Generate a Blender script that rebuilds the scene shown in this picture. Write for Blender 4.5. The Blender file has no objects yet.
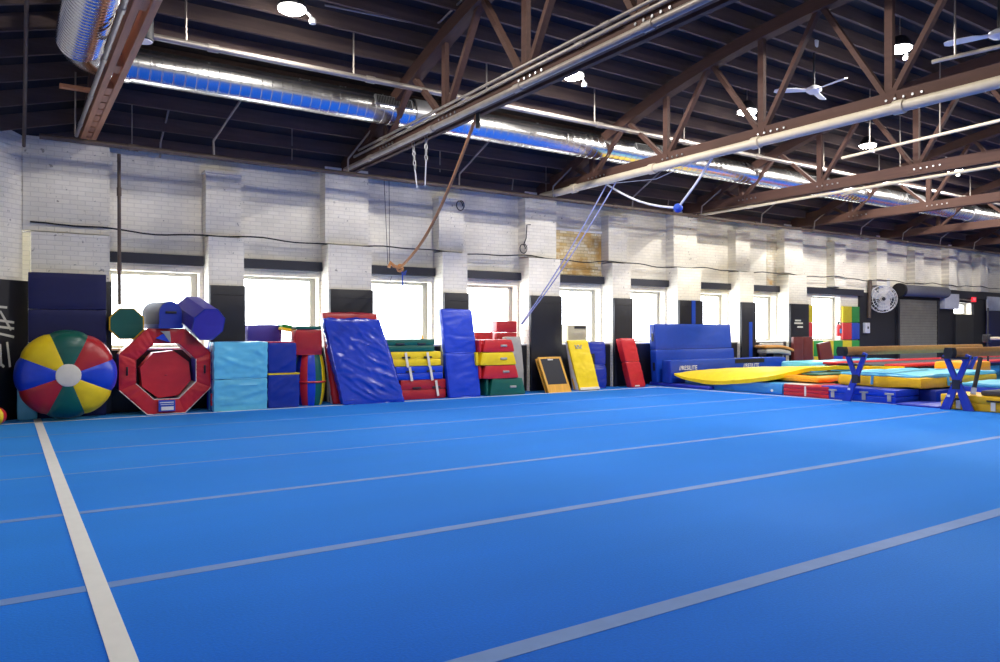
import bpy, bmesh, math, random
from mathutils import Vector, Matrix, noise
random.seed(7)
sc = bpy.context.scene
C = sc.collection
R = math.radians

# ---------------------------------------------------------------- camera, sky, exposure
H = 1.35                      # eye height (m)
F = 750.0                     # focal length in pixels of a 1000 px wide frame
TH = R(33.4)                  # heading, clockwise from +Y (the window wall runs along X)
S, K = math.sin(TH), math.cos(TH)
cam_d = bpy.data.cameras.new('camera')
cam_d.sensor_width = 36; cam_d.lens = 36 * F / 1000; cam_d.clip_end = 200
cam = bpy.data.objects.new('camera', cam_d); C.objects.link(cam)
cam.location = (0, 0, H); cam.rotation_euler = (R(90), 0, -TH)
sc.camera = cam

w = bpy.data.worlds.new('sky'); sc.world = w; w.use_nodes = True
bg = w.node_tree.nodes['Background']
bg.inputs[0].default_value = (0.93, 0.97, 1.0, 1); bg.inputs[1].default_value = 10.0
sc.view_settings.view_transform = 'Standard'; sc.view_settings.look = 'None'
sc.view_settings.gamma = 1; sc.view_settings.use_curve_mapping = False
sc.view_settings.exposure = 0.27
sc.cycles.use_denoising = True
sc.cycles.max_bounces = 7; sc.cycles.diffuse_bounces = 4; sc.cycles.glossy_bounces = 3
sc.cycles.sample_clamp_indirect = 6
LAMP_W = 370.0

# ---------------------------------------------------------------- measuring helpers (photo reading -> metres on a known plane)
def XU(u, Y):
    a = (u - 500) / F
    return Y * (S + a * K) / (K - a * S)
def YU(u, X):
    a = (u - 500) / F
    return X * (K - a * S) / (S + a * K)
def ZV(v, X, Y): return H + (331 - v) * (X * S + Y * K) / F
def PY(u, v, Y): X = XU(u, Y); return Vector((X, Y, ZV(v, X, Y)))
def PX_(u, v, X): Y = YU(u, X); return Vector((X, Y, ZV(v, X, Y)))
def PZ(u, v, Z):
    a = (u - 500) / F; b = (331 - v) / F; t = (Z - H) / b
    return Vector((t * (S + a * K), t * (K - a * S), Z))

# ---------------------------------------------------------------- materials
def lin(c):
    f = lambda x: x / 12.92 if x <= .04045 else ((x + .055) / 1.055) ** 2.4
    return tuple(f(x / 255) for x in c) + (1,)
MATS = {}
def base_mat(name):
    m = bpy.data.materials.new(name); m.use_nodes = True
    return m, m.node_tree.nodes, m.node_tree.links, m.node_tree.nodes['Principled BSDF']
def vinyl(name, rgb, rough=.36, wr=.6, scale=5, coat=.15):
    m, N, L, b = base_mat(name)
    tc = N.new('ShaderNodeTexCoord')
    n = N.new('ShaderNodeTexNoise'); n.inputs['Scale'].default_value = scale; n.inputs['Detail'].default_value = 3
    n.inputs['Distortion'].default_value = 1.0
    L.new(tc.outputs['Object'], n.inputs['Vector'])
    mp = N.new('ShaderNodeMapping'); mp.inputs['Rotation'].default_value = (0, R(32), R(20)); mp.inputs['Scale'].default_value = (.45, .8, 1.7)
    cr = N.new('ShaderNodeTexNoise'); cr.noise_type = 'RIDGED_MULTIFRACTAL'; cr.inputs['Scale'].default_value = scale * .55; cr.inputs['Detail'].default_value = 2; cr.inputs['Distortion'].default_value = .6
    L.new(tc.outputs['Object'], mp.inputs['Vector']); L.new(mp.outputs['Vector'], cr.inputs['Vector'])
    mix = N.new('ShaderNodeMix'); mix.data_type = 'RGBA'
    c = lin(rgb); mix.inputs[6].default_value = tuple(x * .82 for x in c[:3]) + (1,); mix.inputs[7].default_value = tuple(min(1, x * 1.12) for x in c[:3]) + (1,)
    L.new(n.outputs['Fac'], mix.inputs[0]); L.new(mix.outputs[2], b.inputs['Base Color'])
    bp = N.new('ShaderNodeBump'); bp.inputs['Strength'].default_value = wr; bp.inputs['Distance'].default_value = .03
    L.new(cr.outputs['Fac'], bp.inputs['Height']); L.new(bp.outputs['Normal'], b.inputs['Normal'])
    b.inputs['Roughness'].default_value = rough; b.inputs['Coat Weight'].default_value = coat; b.inputs['Coat Roughness'].default_value = .25
    MATS[name] = m; return m
def plain(name, rgb, rough=.6, metal=0, vary=.15, scale=9, bump=.1):
    m, N, L, b = base_mat(name)
    tc = N.new('ShaderNodeTexCoord')
    n = N.new('ShaderNodeTexNoise'); n.inputs['Scale'].default_value = scale; n.inputs['Detail'].default_value = 5
    L.new(tc.outputs['Object'], n.inputs['Vector'])
    mix = N.new('ShaderNodeMix'); mix.data_type = 'RGBA'
    c = lin(rgb); mix.inputs[6].default_value = tuple(x * (1 - vary) for x in c[:3]) + (1,); mix.inputs[7].default_value = tuple(min(1, x * (1 + vary)) for x in c[:3]) + (1,)
    L.new(n.outputs['Fac'], mix.inputs[0]); L.new(mix.outputs[2], b.inputs['Base Color'])
    if bump:
        bp = N.new('ShaderNodeBump'); bp.inputs['Strength'].default_value = bump; bp.inputs['Distance'].default_value = .02
        L.new(n.outputs['Fac'], bp.inputs['Height']); L.new(bp.outputs['Normal'], b.inputs['Normal'])
    b.inputs['Roughness'].default_value = rough; b.inputs['Metallic'].default_value = metal
    MATS[name] = m; return m
def wood(name, rgb, axis=1, rough=.6, vary=.35):
    m, N, L, b = base_mat(name)
    tc = N.new('ShaderNodeTexCoord'); mp = N.new('ShaderNodeMapping')
    sc_ = [9, 9, 9]; sc_[axis] = .8; mp.inputs['Scale'].default_value = sc_
    n = N.new('ShaderNodeTexNoise'); n.inputs['Scale'].default_value = 2.2; n.inputs['Detail'].default_value = 6
    L.new(tc.outputs['Object'], mp.inputs['Vector']); L.new(mp.outputs['Vector'], n.inputs['Vector'])
    mix = N.new('ShaderNodeMix'); mix.data_type = 'RGBA'
    c = lin(rgb); mix.inputs[6].default_value = tuple(x * (1 - vary) for x in c[:3]) + (1,); mix.inputs[7].default_value = tuple(min(1, x * (1 + vary)) for x in c[:3]) + (1,)
    L.new(n.outputs['Fac'], mix.inputs[0]); L.new(mix.outputs[2], b.inputs['Base Color'])
    bp = N.new('ShaderNodeBump'); bp.inputs['Strength'].default_value = .2; bp.inputs['Distance'].default_value = .01
    L.new(n.outputs['Fac'], bp.inputs['Height']); L.new(bp.outputs['Normal'], b.inputs['Normal'])
    b.inputs['Roughness'].default_value = rough
    MATS[name] = m; return m
def emit(name, rgb, strength):
    m, N, L, b = base_mat(name)
    b.inputs['Base Color'].default_value = lin(rgb); b.inputs['Emission Color'].default_value = lin(rgb); b.inputs['Emission Strength'].default_value = strength
    MATS[name] = m; return m

def brick_wall(name, c1, c2, mortar, stain=None, stain_amt=.0, axis='XZ', bump=.6):
    m, N, L, b = base_mat(name)
    g = N.new('ShaderNodeNewGeometry'); sp = N.new('ShaderNodeSeparateXYZ'); L.new(g.outputs['Position'], sp.inputs[0])
    cb = N.new('ShaderNodeCombineXYZ')
    if axis == 'XZ': L.new(sp.outputs['X'], cb.inputs[0])
    else:
        ad = N.new('ShaderNodeMath'); ad.operation = 'ADD'; L.new(sp.outputs['X'], ad.inputs[0]); L.new(sp.outputs['Y'], ad.inputs[1]); L.new(ad.outputs[0], cb.inputs[0])
    L.new(sp.outputs['Z'], cb.inputs[1])
    br = N.new('ShaderNodeTexBrick'); L.new(cb.outputs[0], br.inputs['Vector'])
    br.inputs['Scale'].default_value = 1; br.inputs['Brick Width'].default_value = .215; br.inputs['Row Height'].default_value = .075
    br.inputs['Mortar Size'].default_value = .007; br.inputs['Mortar Smooth'].default_value = .25; br.inputs['Bias'].default_value = 0
    br.inputs['Color1'].default_value = lin(c1); br.inputs['Color2'].default_value = lin(c2); br.inputs['Mortar'].default_value = lin(mortar)
    n1 = N.new('ShaderNodeTexNoise'); n1.inputs['Scale'].default_value = 1.1; n1.inputs['Detail'].default_value = 6; L.new(g.outputs['Position'], n1.inputs['Vector'])
    r1 = N.new('ShaderNodeValToRGB'); r1.color_ramp.elements[0].position = .38; r1.color_ramp.elements[1].position = .62
    r1.color_ramp.elements[0].color = (.86, .86, .86, 1); r1.color_ramp.elements[1].color = (1, 1, 1, 1); L.new(n1.outputs['Fac'], r1.inputs[0])
    mu = N.new('ShaderNodeMix'); mu.data_type = 'RGBA'; mu.blend_type = 'MULTIPLY'; mu.inputs[0].default_value = 1
    L.new(br.outputs['Color'], mu.inputs[6]); L.new(r1.outputs[0], mu.inputs[7])
    # small chips and dark pock marks in the paint
    n2 = N.new('ShaderNodeTexNoise'); n2.inputs['Scale'].default_value = 13; n2.inputs['Detail'].default_value = 4; L.new(g.outputs['Position'], n2.inputs['Vector'])
    r2 = N.new('ShaderNodeValToRGB'); r2.color_ramp.elements[0].position = .27; r2.color_ramp.elements[1].position = .33
    r2.color_ramp.elements[0].color = (.30, .29, .28, 1); r2.color_ramp.elements[1].color = (1, 1, 1, 1); L.new(n2.outputs['Fac'], r2.inputs[0])
    m2 = N.new('ShaderNodeMix'); m2.data_type = 'RGBA'; m2.blend_type = 'MULTIPLY'; m2.inputs[0].default_value = .8
    L.new(mu.outputs[2], m2.inputs[6]); L.new(r2.outputs[0], m2.inputs[7])
    last = m2.outputs[2]
    if stain:
        n3 = N.new('ShaderNodeTexNoise'); n3.inputs['Scale'].default_value = 3.3; n3.inputs['Detail'].default_value = 7; L.new(g.outputs['Position'], n3.inputs['Vector'])
        r3 = N.new('ShaderNodeValToRGB'); r3.color_ramp.elements[0].position = .42 - stain_amt * .2; r3.color_ramp.elements[1].position = .60 - stain_amt * .2
        L.new(n3.outputs['Fac'], r3.inputs[0])
        m3 = N.new('ShaderNodeMix'); m3.data_type = 'RGBA'; L.new(r3.outputs[0], m3.inputs[0]); L.new(last, m3.inputs[6]); m3.inputs[7].default_value = lin(stain)
        last = m3.outputs[2]
    L.new(last, b.inputs['Base Color'])
    bp = N.new('ShaderNodeBump'); bp.inputs['Strength'].default_value = bump; bp.inputs['Distance'].default_value = .012; bp.invert = True
    L.new(br.outputs['Fac'], bp.inputs['Height']); L.new(bp.outputs['Normal'], b.inputs['Normal'])
    b.inputs['Roughness'].default_value = .6
    MATS[name] = m; return m

def carpet_mat():
    m, N, L, b = base_mat('carpet')
    g = N.new('ShaderNodeNewGeometry')
    n1 = N.new('ShaderNodeTexNoise'); n1.inputs['Scale'].default_value = 70; n1.inputs['Detail'].default_value = 4; L.new(g.outputs['Position'], n1.inputs['Vector'])
    n2 = N.new('ShaderNodeTexNoise'); n2.inputs['Scale'].default_value = .9; n2.inputs['Detail'].default_value = 5
    mp = N.new('ShaderNodeMapping'); mp.inputs['Scale'].default_value = (.5, 1.6, 1); L.new(g.outputs['Position'], mp.inputs['Vector']); L.new(mp.outputs['Vector'], n2.inputs['Vector'])
    m1 = N.new('ShaderNodeMix'); m1.data_type = 'RGBA'; m1.inputs[6].default_value = (.0, .074, .60, 1); m1.inputs[7].default_value = (.0, .152, .98, 1)
    L.new(n1.outputs['Fac'], m1.inputs[0])
    r = N.new('ShaderNodeValToRGB'); r.color_ramp.elements[0].position = .3; r.color_ramp.elements[1].position = .7
    r.color_ramp.elements[0].color = (.86, .86, .88, 1); r.color_ramp.elements[1].color = (1, 1, 1, 1); L.new(n2.outputs['Fac'], r.inputs[0])
    m2 = N.new('ShaderNodeMix'); m2.data_type = 'RGBA'; m2.blend_type = 'MULTIPLY'; m2.inputs[0].default_value = 1
    L.new(m1.outputs[2], m2.inputs[6]); L.new(r.outputs[0], m2.inputs[7]); L.new(m2.outputs[2], b.inputs['Base Color'])
    bp = N.new('ShaderNodeBump'); bp.inputs['Strength'].default_value = .35; bp.inputs['Distance'].default_value = .004
    L.new(n1.outputs['Fac'], bp.inputs['Height']); L.new(bp.outputs['Normal'], b.inputs['Normal'])
    b.inputs['Roughness'].default_value = .7; b.inputs['Specular IOR Level'].default_value = .06; b.inputs['Specular Tint'].default_value = (.3, .7, 1, 1)
    b.inputs['Sheen Weight'].default_value = .75; b.inputs['Sheen Roughness'].default_value = .4; b.inputs['Sheen Tint'].default_value = (.14, .66, 1, 1)
    MATS['carpet'] = m
carpet_mat()
brick_wall('white_brick', (246, 240, 224), (238, 232, 216), (226, 220, 206))
brick_wall('white_brick_diag', (246, 240, 224), (238, 232, 216), (226, 220, 206), axis='D')
brick_wall('stained_brick', (232, 222, 190), (204, 172, 104), (176, 156, 112), stain=(178, 138, 70), stain_amt=-.12)
brick_wall('rusty_brick', (222, 216, 202), (212, 200, 170), (190, 180, 160), stain=(190, 150, 90), stain_amt=-.35)
plain('wall_cap', (214, 213, 212), .7)
plain('black_pad', (19, 19, 28), .45, vary=.2)
plain('charcoal', (24, 24, 31), .6)
plain('lintel_paint', (32, 34, 46), .5)
plain('deck', (42, 37, 38), .9, vary=.35, scale=3)
wood('joist_wood', (90, 74, 69), 0, .9)
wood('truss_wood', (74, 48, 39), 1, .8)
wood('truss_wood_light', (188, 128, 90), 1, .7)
plain('white_paint', (172, 169, 158), .5, vary=.05)
plain('tape_white', (232, 232, 230), .6, vary=.06)
plain('tape_grey', (104, 142, 206), .7, vary=.1)
plain('line_soft', (170, 190, 225), .7, vary=.1)
plain('letter_tape', (205, 202, 190), .6)
plain('pipe_cream', (196, 184, 162), .45, vary=.12)
plain('pipe_grey', (150, 140, 130), .45, metal=.3, vary=.3)
plain('pipe_brown', (90, 76, 68), .6, vary=.35)
plain('conduit', (158, 150, 142), .4, metal=.6, vary=.15)
plain('cable', (28, 26, 26), .6)
plain('steel', (170, 170, 172), .35, metal=.8)
plain('dark_metal', (46, 46, 52), .5, metal=.3)
plain('black', (14, 14, 16), .5)
plain('fan_white', (226, 226, 224), .4, vary=.04)
plain('rope_tan', (198, 140, 88), .9, vary=.35, scale=40)
plain('rope_white', (214, 214, 222), .9, vary=.2, scale=40)
plain('rope_blue', (160, 166, 208), .9, vary=.4, scale=30)
plain('strap_blue', (40, 80, 190), .7)
plain('shutter', (116, 114, 106), .6, vary=.25, scale=4)
plain('housing_grey', (104, 106, 116), .5)
plain('paper', (196, 200, 210), .7)
plain('cardboard', (170, 130, 84), .8)
plain('beam_leather', (186, 130, 62), .55, vary=.25, scale=14)
plain('beam_blue', (38, 62, 176), .4)
plain('trampoline_bed', (66, 64, 70), .7)
plain('ac_beige', (176, 168, 146), .5)
wood('board_wood', (222, 164, 60), 2, .45)
vinyl('v_red', (204, 36, 44)); vinyl('v_red_dark', (176, 30, 38)); vinyl('v_maroon', (96, 36, 34)); vinyl('v_blue', (16, 62, 196)); vinyl('v_blue_gloss', (16, 58, 182), .22, .9, 4, .4); vinyl('v_blue_deep', (14, 44, 150))
vinyl('v_royal', (8, 60, 166), .45, .3); vinyl('v_navy', (4, 10, 74), .6, .2, coat=0); vinyl('v_violet', (62, 50, 156), .5); vinyl('v_green', (10, 92, 78)); vinyl('v_yellow', (252, 212, 8), .5, coat=0)
vinyl('v_mustard', (244, 190, 12), .45, coat=0); vinyl('v_orange', (252, 164, 12), .45, coat=0); vinyl('v_cyan', (104, 200, 232)); vinyl('v_sky', (66, 148, 206)); vinyl('v_white', (226, 226, 222)); vinyl('v_cream', (232, 226, 208))
vinyl('v_grey', (170, 168, 160)); vinyl('v_floor_violet', (44, 62, 180), .5)
vinyl('q_green', (40, 140, 60), .5); vinyl('q_red', (206, 54, 54), .5); vinyl('q_yellow', (206, 186, 30), .5); vinyl('q_blue', (32, 66, 168), .5)
emit('lamp_lens', (255, 250, 238), 60)
emit('exit_red', (230, 40, 56), .8)
def duct_mat():
    m, N, L, b = base_mat('duct_metal')
    b.inputs['Metallic'].default_value = 1; b.inputs['Base Color'].default_value = (.78, .78, .77, 1); b.inputs['Roughness'].default_value = .24
    tc = N.new('ShaderNodeTexCoord'); n = N.new('ShaderNodeTexNoise'); n.inputs['Scale'].default_value = 2; n.inputs['Detail'].default_value = 4
    L.new(tc.outputs['Object'], n.inputs['Vector'])
    mr = N.new('ShaderNodeMapRange'); mr.inputs[3].default_value = .16; mr.inputs[4].default_value = .34; L.new(n.outputs['Fac'], mr.inputs[0]); L.new(mr.outputs[0], b.inputs['Roughness'])
    MATS['duct_metal'] = m
duct_mat()
def glass_mat():
    m, N, L, b = base_mat('glass')
    N.remove(b); out = N['Material Output']
    t = N.new('ShaderNodeBsdfTransparent'); t.inputs[0].default_value = (.97, .98, .99, 1)
    gl = N.new('ShaderNodeBsdfGlossy'); gl.inputs['Roughness'].default_value = .05
    mx = N.new('ShaderNodeMixShader'); mx.inputs[0].default_value = .06
    L.new(t.outputs[0], mx.inputs[1]); L.new(gl.outputs[0], mx.inputs[2]); L.new(mx.outputs[0], out.inputs[0])
    MATS['glass'] = m
glass_mat()

# ---------------------------------------------------------------- mesh helpers
class MB:
    def __init__(s): s.v = []; s.f = []; s.mi = []; s.cur = 0
    def add(s, vs, fs):
        o = len(s.v); s.v += [Vector(v) for v in vs]
        for f in fs: s.f.append([i + o for i in f]); s.mi.append(s.cur)
        return s
    def box(s, x0, x1, y0, y1, z0, z1):
        return s.add([(x0, y0, z0), (x1, y0, z0), (x1, y1, z0), (x0, y1, z0), (x0, y0, z1), (x1, y0, z1), (x1, y1, z1), (x0, y1, z1)],
                     [(0, 3, 2, 1), (4, 5, 6, 7), (0, 1, 5, 4), (1, 2, 6, 5), (2, 3, 7, 6), (3, 0, 4, 7)])
    def bar(s, p0, p1, wx, wz, up=(0, 0, 1)):
        p0, p1 = Vector(p0), Vector(p1); d = (p1 - p0).normalized(); up = Vector(up)
        if abs(d.dot(up)) > .98: up = Vector((1, 0, 0))
        a = d.cross(up).normalized() * wx / 2; b = a.cross(d).normalized() * wz / 2
        vs = [p + i * a + j * b for p in (p0, p1) for i, j in ((-1, -1), (1, -1), (1, 1), (-1, 1))]
        return s.add(vs, [(0, 1, 2, 3), (7, 6, 5, 4), (0, 4, 5, 1), (1, 5, 6, 2), (2, 6, 7, 3), (3, 7, 4, 0)])
    def sweep(s, pts, r, n=8, closed_ends=True, rs=None):
        pts = [Vector(p) for p in pts]; m = len(pts); vs = []; up = Vector((0, 0, 1)); prev = None
        for i, p in enumerate(pts):
            d = (pts[min(i + 1, m - 1)] - pts[max(i - 1, 0)])
            d = d.normalized() if d.length > 1e-9 else Vector((1, 0, 0))
            if prev is None:
                u_ = up if abs(d.dot(up)) < .95 else Vector((1, 0, 0))
                a = d.cross(u_).normalized()
            else:
                a = (prev - d * prev.dot(d)).normalized()
            prev = a; b = d.cross(a); rr = rs[i] if rs else r
            for k in range(n):
                q = 2 * math.pi * k / n; vs.append(p + a * math.cos(q) * rr + b * math.sin(q) * rr)
        fs = [(i * n + k, i * n + (k + 1) % n, (i + 1) * n + (k + 1) % n, (i + 1) * n + k) for i in range(m - 1) for k in range(n)]
        if closed_ends: fs += [tuple(range(n))[::-1], tuple((m - 1) * n + k for k in range(n))]
        return s.add(vs, fs)
    def tube(s, p0, p1, r, n=8): return s.sweep([p0, p1], r, n)
    def prism(s, poly, y0, y1):      # polygon in (x, z), extruded along y
        n = len(poly)
        vs = [(x, y0, z) for x, z in poly] + [(x, y1, z) for x, z in poly]
        return s.add(vs, [tuple(range(n)), tuple(range(2 * n - 1, n - 1, -1))] + [(i, i + n, (i + 1) % n + n, (i + 1) % n) for i in range(n)])
    def lathe(s, prof, n=24, axis='Z', c=(0, 0, 0)):   # prof: (r, h)
        vs = []; c = Vector(c)
        for r_, h in prof:
            for k in range(n):
                q = 2 * math.pi * k / n; x, y = r_ * math.cos(q), r_ * math.sin(q)
                vs.append(c + (Vector((x, y, h)) if axis == 'Z' else Vector((x, h, y)) if axis == 'Y' else Vector((h, x, y))))
        m = len(prof)
        fs = [(i * n + k, i * n + (k + 1) % n, (i + 1) * n + (k + 1) % n, (i + 1) * n + k) for i in range(m - 1) for k in range(n)]
        fs += [tuple(range(n))[::-1], tuple((m - 1) * n + k for k in range(n))]
        return s.add(vs, fs)
    def soft(s, x0, x1, y0, y1, z0, z1, r=.03, seg=8, bulge=.0, wr=.0, fr=3.0, seed=0, crease=0, ang=25):
        """rounded cushion: box with rounded edges, slight bulge and soft wrinkles"""
        c = Vector(((x0 + x1) / 2, (y0 + y1) / 2, (z0 + z1) / 2)); h = Vector(((x1 - x0) / 2, (y1 - y0) / 2, (z1 - z0) / 2))
        r = min(r, h.x * .98, h.y * .98, h.z * .98)
        def axis(hh):
            k = max(1, min(seg, int(2 * hh / (.03 if crease else .1))))
            inner = [-hh + r + (2 * hh - 2 * r) * i / k for i in range(k + 1)]
            return [-hh, -hh + r * .35] + inner + [hh - r * .35, hh]
        A = [axis(h.x), axis(h.y), axis(h.z)]
        idx = {}; vs = []; fs = []
        def vert(p):
            key = tuple(round(q, 5) for q in p)
            if key in idx: return idx[key]
            q = Vector([max(-h[i] + r, min(h[i] - r, p[i])) for i in range(3)])
            d = Vector(p) - q
            nrm = d.normalized() if d.length > 1e-9 else Vector((0, 0, 0))
            P = q + nrm * r
            if bulge or wr or crease:
                e = 1
                for i in range(3):
                    e *= 1.0 if abs(nrm[i]) > .7 else (1 - (p[i] / h[i]) ** 2)
                P += nrm * bulge * e
                if wr:
                    W = Vector((P.x + seed * 3.1, P.y - seed * 1.7, P.z + seed * .9)) * fr
                    P += nrm * wr * (noise.noise(W) + .5 * noise.noise(W * 2.3))
                if crease and e > 0:
                    ca, sa = math.cos(R(ang)), math.sin(R(ang)); lu = P.x * ca + P.z * sa; lv = -P.x * sa + P.z * ca
                    q1 = noise.noise(Vector((lu * 1.6 + seed * 2.3, P.y, lv * 6.5))); q2 = noise.noise(Vector((lu * 3.1 - seed, P.y + 7, lv * 11)))
                    P += nrm * crease * min(1, e * 3) * ((1 - abs(q1) * 2) ** 3 * 1.0 + .5 * (1 - abs(q2) * 2) ** 3 - .4)
            idx[key] = len(vs); vs.append(c + P); return idx[key]
        for ax in range(3):
            o1, o2 = (ax + 1) % 3, (ax + 2) % 3
            for sgn in (-1, 1):
                for i in range(len(A[o1]) - 1):
                    for j in range(len(A[o2]) - 1):
                        q = []
                        for a_, b_ in ((i, j), (i + 1, j), (i + 1, j + 1), (i, j + 1)):
                            p = [0, 0, 0]; p[ax] = sgn * h[ax]; p[o1] = A[o1][a_]; p[o2] = A[o2][b_]; q.append(vert(p))
                        fs.append(tuple(q) if sgn > 0 else tuple(reversed(q)))
        return s.add(vs, fs)
    def xf(s, M, start=0):
        for i in range(start, len(s.v)): s.v[i] = M @ s.v[i]
        return s
    def mesh(s, name, mats, smooth=True):
        me = bpy.data.meshes.new(name); me.from_pydata([tuple(v) for v in s.v], [], s.f)
        for m in (mats if isinstance(mats, (list, tuple)) else [mats]): me.materials.append(MATS[m])
        me.polygons.foreach_set('material_index', s.mi)
        if smooth:
            me.polygons.foreach_set('use_smooth', [True] * len(me.polygons))
            bm = bmesh.new(); bm.from_mesh(me)
            bmesh.ops.recalc_face_normals(bm, faces=bm.faces)
            for e in bm.edges:
                if len(e.link_faces) == 2 and e.calc_face_angle(0) > R(38): e.smooth = False
            bm.to_mesh(me); bm.free()
        me.update(); return me
    def build(s, name, mats, parent=None, world=False, smooth=True, **tags):
        if parent is not None and world:
            s.xf(MW[parent.name].inverted())
        o = bpy.data.objects.new(name, s.mesh(name, mats, smooth)); C.objects.link(o)
        if parent is not None: o.parent = parent; MW[o.name] = MW[parent.name]
        else: MW[o.name] = Matrix.Identity(4)
        for k_, v_ in tags.items(): o[k_] = v_
        return o
MW = {}
def thing(name, label, cat, loc=(0, 0, 0), rz=0, rx=0, group=None, ry=0):
    o = bpy.data.objects.new(name, None); C.objects.link(o); o.empty_display_size = .1
    o.location = loc; o.rotation_mode = 'ZYX' if False else 'XYZ'; o.rotation_euler = (rx, ry, rz)
    o['label'] = label; o['category'] = cat
    if group: o['group'] = group
    MW[o.name] = Matrix.Translation(loc) @ Matrix.Rotation(rz, 4, 'Z') @ Matrix.Rotation(ry, 4, 'Y') @ Matrix.Rotation(rx, 4, 'X')
    return o
def place(o, loc, rz=0, rx=0, ry=0):
    o.location = loc; o.rotation_euler = (rx, ry, rz)
    MW[o.name] = Matrix.Translation(loc) @ Matrix.Rotation(rz, 4, 'Z') @ Matrix.Rotation(ry, 4, 'Y') @ Matrix.Rotation(rx, 4, 'X')
    return o
def tag(o, label, cat, group=None):
    o['label'] = label; o['category'] = cat
    if group: o['group'] = group
    return o
def link_copy(o, parent=None):
    c = o.copy(); C.objects.link(c)
    if parent is not None: c.parent = parent
    return c
def text(name, body, size, mat, parent, M, extrude=.002, **tags):
    cu = bpy.data.curves.new(name, 'FONT'); cu.body = body; cu.size = size; cu.extrude = extrude; cu.align_x = 'CENTER'; cu.align_y = 'CENTER'; cu.resolution_u = 3
    t = bpy.data.objects.new(name, cu); C.objects.link(t)
    bpy.context.view_layer.update()
    me = bpy.data.meshes.new_from_object(t.evaluated_get(bpy.context.evaluated_depsgraph_get()))
    bpy.data.objects.remove(t); me.materials.clear(); me.materials.append(MATS[mat]); me.name = name
    me.transform(M)
    o = bpy.data.objects.new(name, me); C.objects.link(o); o.parent = parent; MW[o.name] = MW[parent.name]
    for k_, v_ in tags.items(): o[k_] = v_
    return o
RXF = Matrix.Rotation(R(90), 4, 'X')      # text standing upright, facing -Y

# ---------------------------------------------------------------- the setting
YW, YR, YG = 13.80, 14.08, 14.34       # pilaster face, recessed wall, window plane
YB = -2.6                              # wall behind the camera
X0, X1 = .22, 36.0
SILL, HEAD, TOP = 1.06, 2.38, 4.72
BAY = 2.36
PIL = [.80, 3.23, 5.54, 7.87, 10.22, 12.57, 14.95, 17.25, 19.56] + [19.56 + BAY * k for k in range(1, 7)]
HWP = [.5] + [.30 if k % 2 else .44 for k in range(1, 15)]      # half widths: the ones under a truss are wider
XL = -1.3                              # side wall left of the view

def struct(o): o['kind'] = 'structure'; return o
floor = struct(MB().box(XL - .2, X1 + .2, YB - .2, YR + .35, -.12, 0).build('floor', 'carpet', smooth=False))
floor['label'] = 'bright blue carpeted gymnastics floor'
def strip(x0, x1, y0, y1, mat, z=.003, name='tape_line'):
    return MB().box(x0, x1, y0, y1, -.001, z).build(name, mat, floor, smooth=False)
strip(.355, .455, -2, 13.62, 'tape_white', .004)
strip(.455, 13.25, 12.97, 13.03, 'tape_white'); strip(-.4, .355, 12.97, 13.03, 'tape_white')
# right border, slightly askew as in the photo
M_ = MB(); a_, b_ = PZ(648, 386.2, 0), PZ(1010, 412.8, 0); M_.bar(a_, a_ + (b_ - a_) * 1.6, .07, .006); M_.build('tape_line', 'tape_white', floor, smooth=False)
for y, wd, mt in ((2.62, .115, 'tape_grey'), (4.47, .1, 'tape_grey'), (6.36, .085, 'tape_grey'), (8.15, .03, 'tape_grey'), (9.70, .055, 'tape_grey'), (11.35, .03, 'tape_grey')):
    strip(-1.2, .352, y - wd / 2, y + wd / 2, mt, .002, 'seam_strip'); strip(.458, 13.2, y - wd / 2, y + wd / 2, mt, .002, 'seam_strip')

# openings in the window wall: (x0, x1, z0, z1)
OPEN = [(1.46, 2.88, SILL, HEAD)] + [(PIL[k] + HWP[k] + .04, PIL[k + 1] - HWP[k + 1] - .03, SILL, HEAD) for k in range(1, 8)] + [(20.85, 22.35, SILL, 2.44), (29.55, 30.95, 1.98, 2.42)]
wb = MB()
xs = sorted({X0 - .3, X1} | {o[0] for o in OPEN} | {o[1] for o in OPEN})
for a, b in zip(xs[:-1], xs[1:]):
    op = [o for o in OPEN if o[0] <= a + 1e-6 and o[1] >= b - 1e-6]
    if op: wb.box(a, b, YR, YR + .35, 0, op[0][2]); wb.box(a, b, YR, YR + .35, op[0][3], TOP)
    else: wb.box(a, b, YR, YR + .35, 0, TOP)
wall_back = struct(wb.build('wall_back', 'white_brick', smooth=False))
wall_back['label'] = 'long white painted brick wall with a row of windows'
# diagonal corner and the walls out of view
wl = MB(); d = Vector((-1, -1, 0)).normalized()
p0 = Vector((X0 + .0, YW + .02, 0)); p1 = p0 + d * 2.2
wl.add([p0, p1, p1 + Vector((0, 0, TOP)), p0 + Vector((0, 0, TOP)), p0 + Vector((-.2, .2, 0)), p1 + Vector((-.2, .2, 0)), p1 + Vector((-.2, .2, TOP)), p0 + Vector((-.2, .2, TOP))],
       [(0, 1, 2, 3), (7, 6, 5, 4), (3, 2, 6, 7), (0, 4, 5, 1), (1, 5, 6, 2), (0, 3, 7, 4)])
wall_corner = struct(wl.build('wall_left_corner', 'white_brick_diag', smooth=False))
struct(MB().box(XL - .2, XL, YB, p1.y, 0, TOP + 2).build('wall_left', 'white_brick_diag', smooth=False))
struct(MB().box(XL, X1, YB - .2, YB, 0, TOP + 2).build('wall_front', 'white_brick', smooth=False))
struct(MB().box(X1, X1 + .2, YB, YR + .35, 0, TOP + 2).build('wall_right', 'white_brick_diag', smooth=False))

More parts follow.
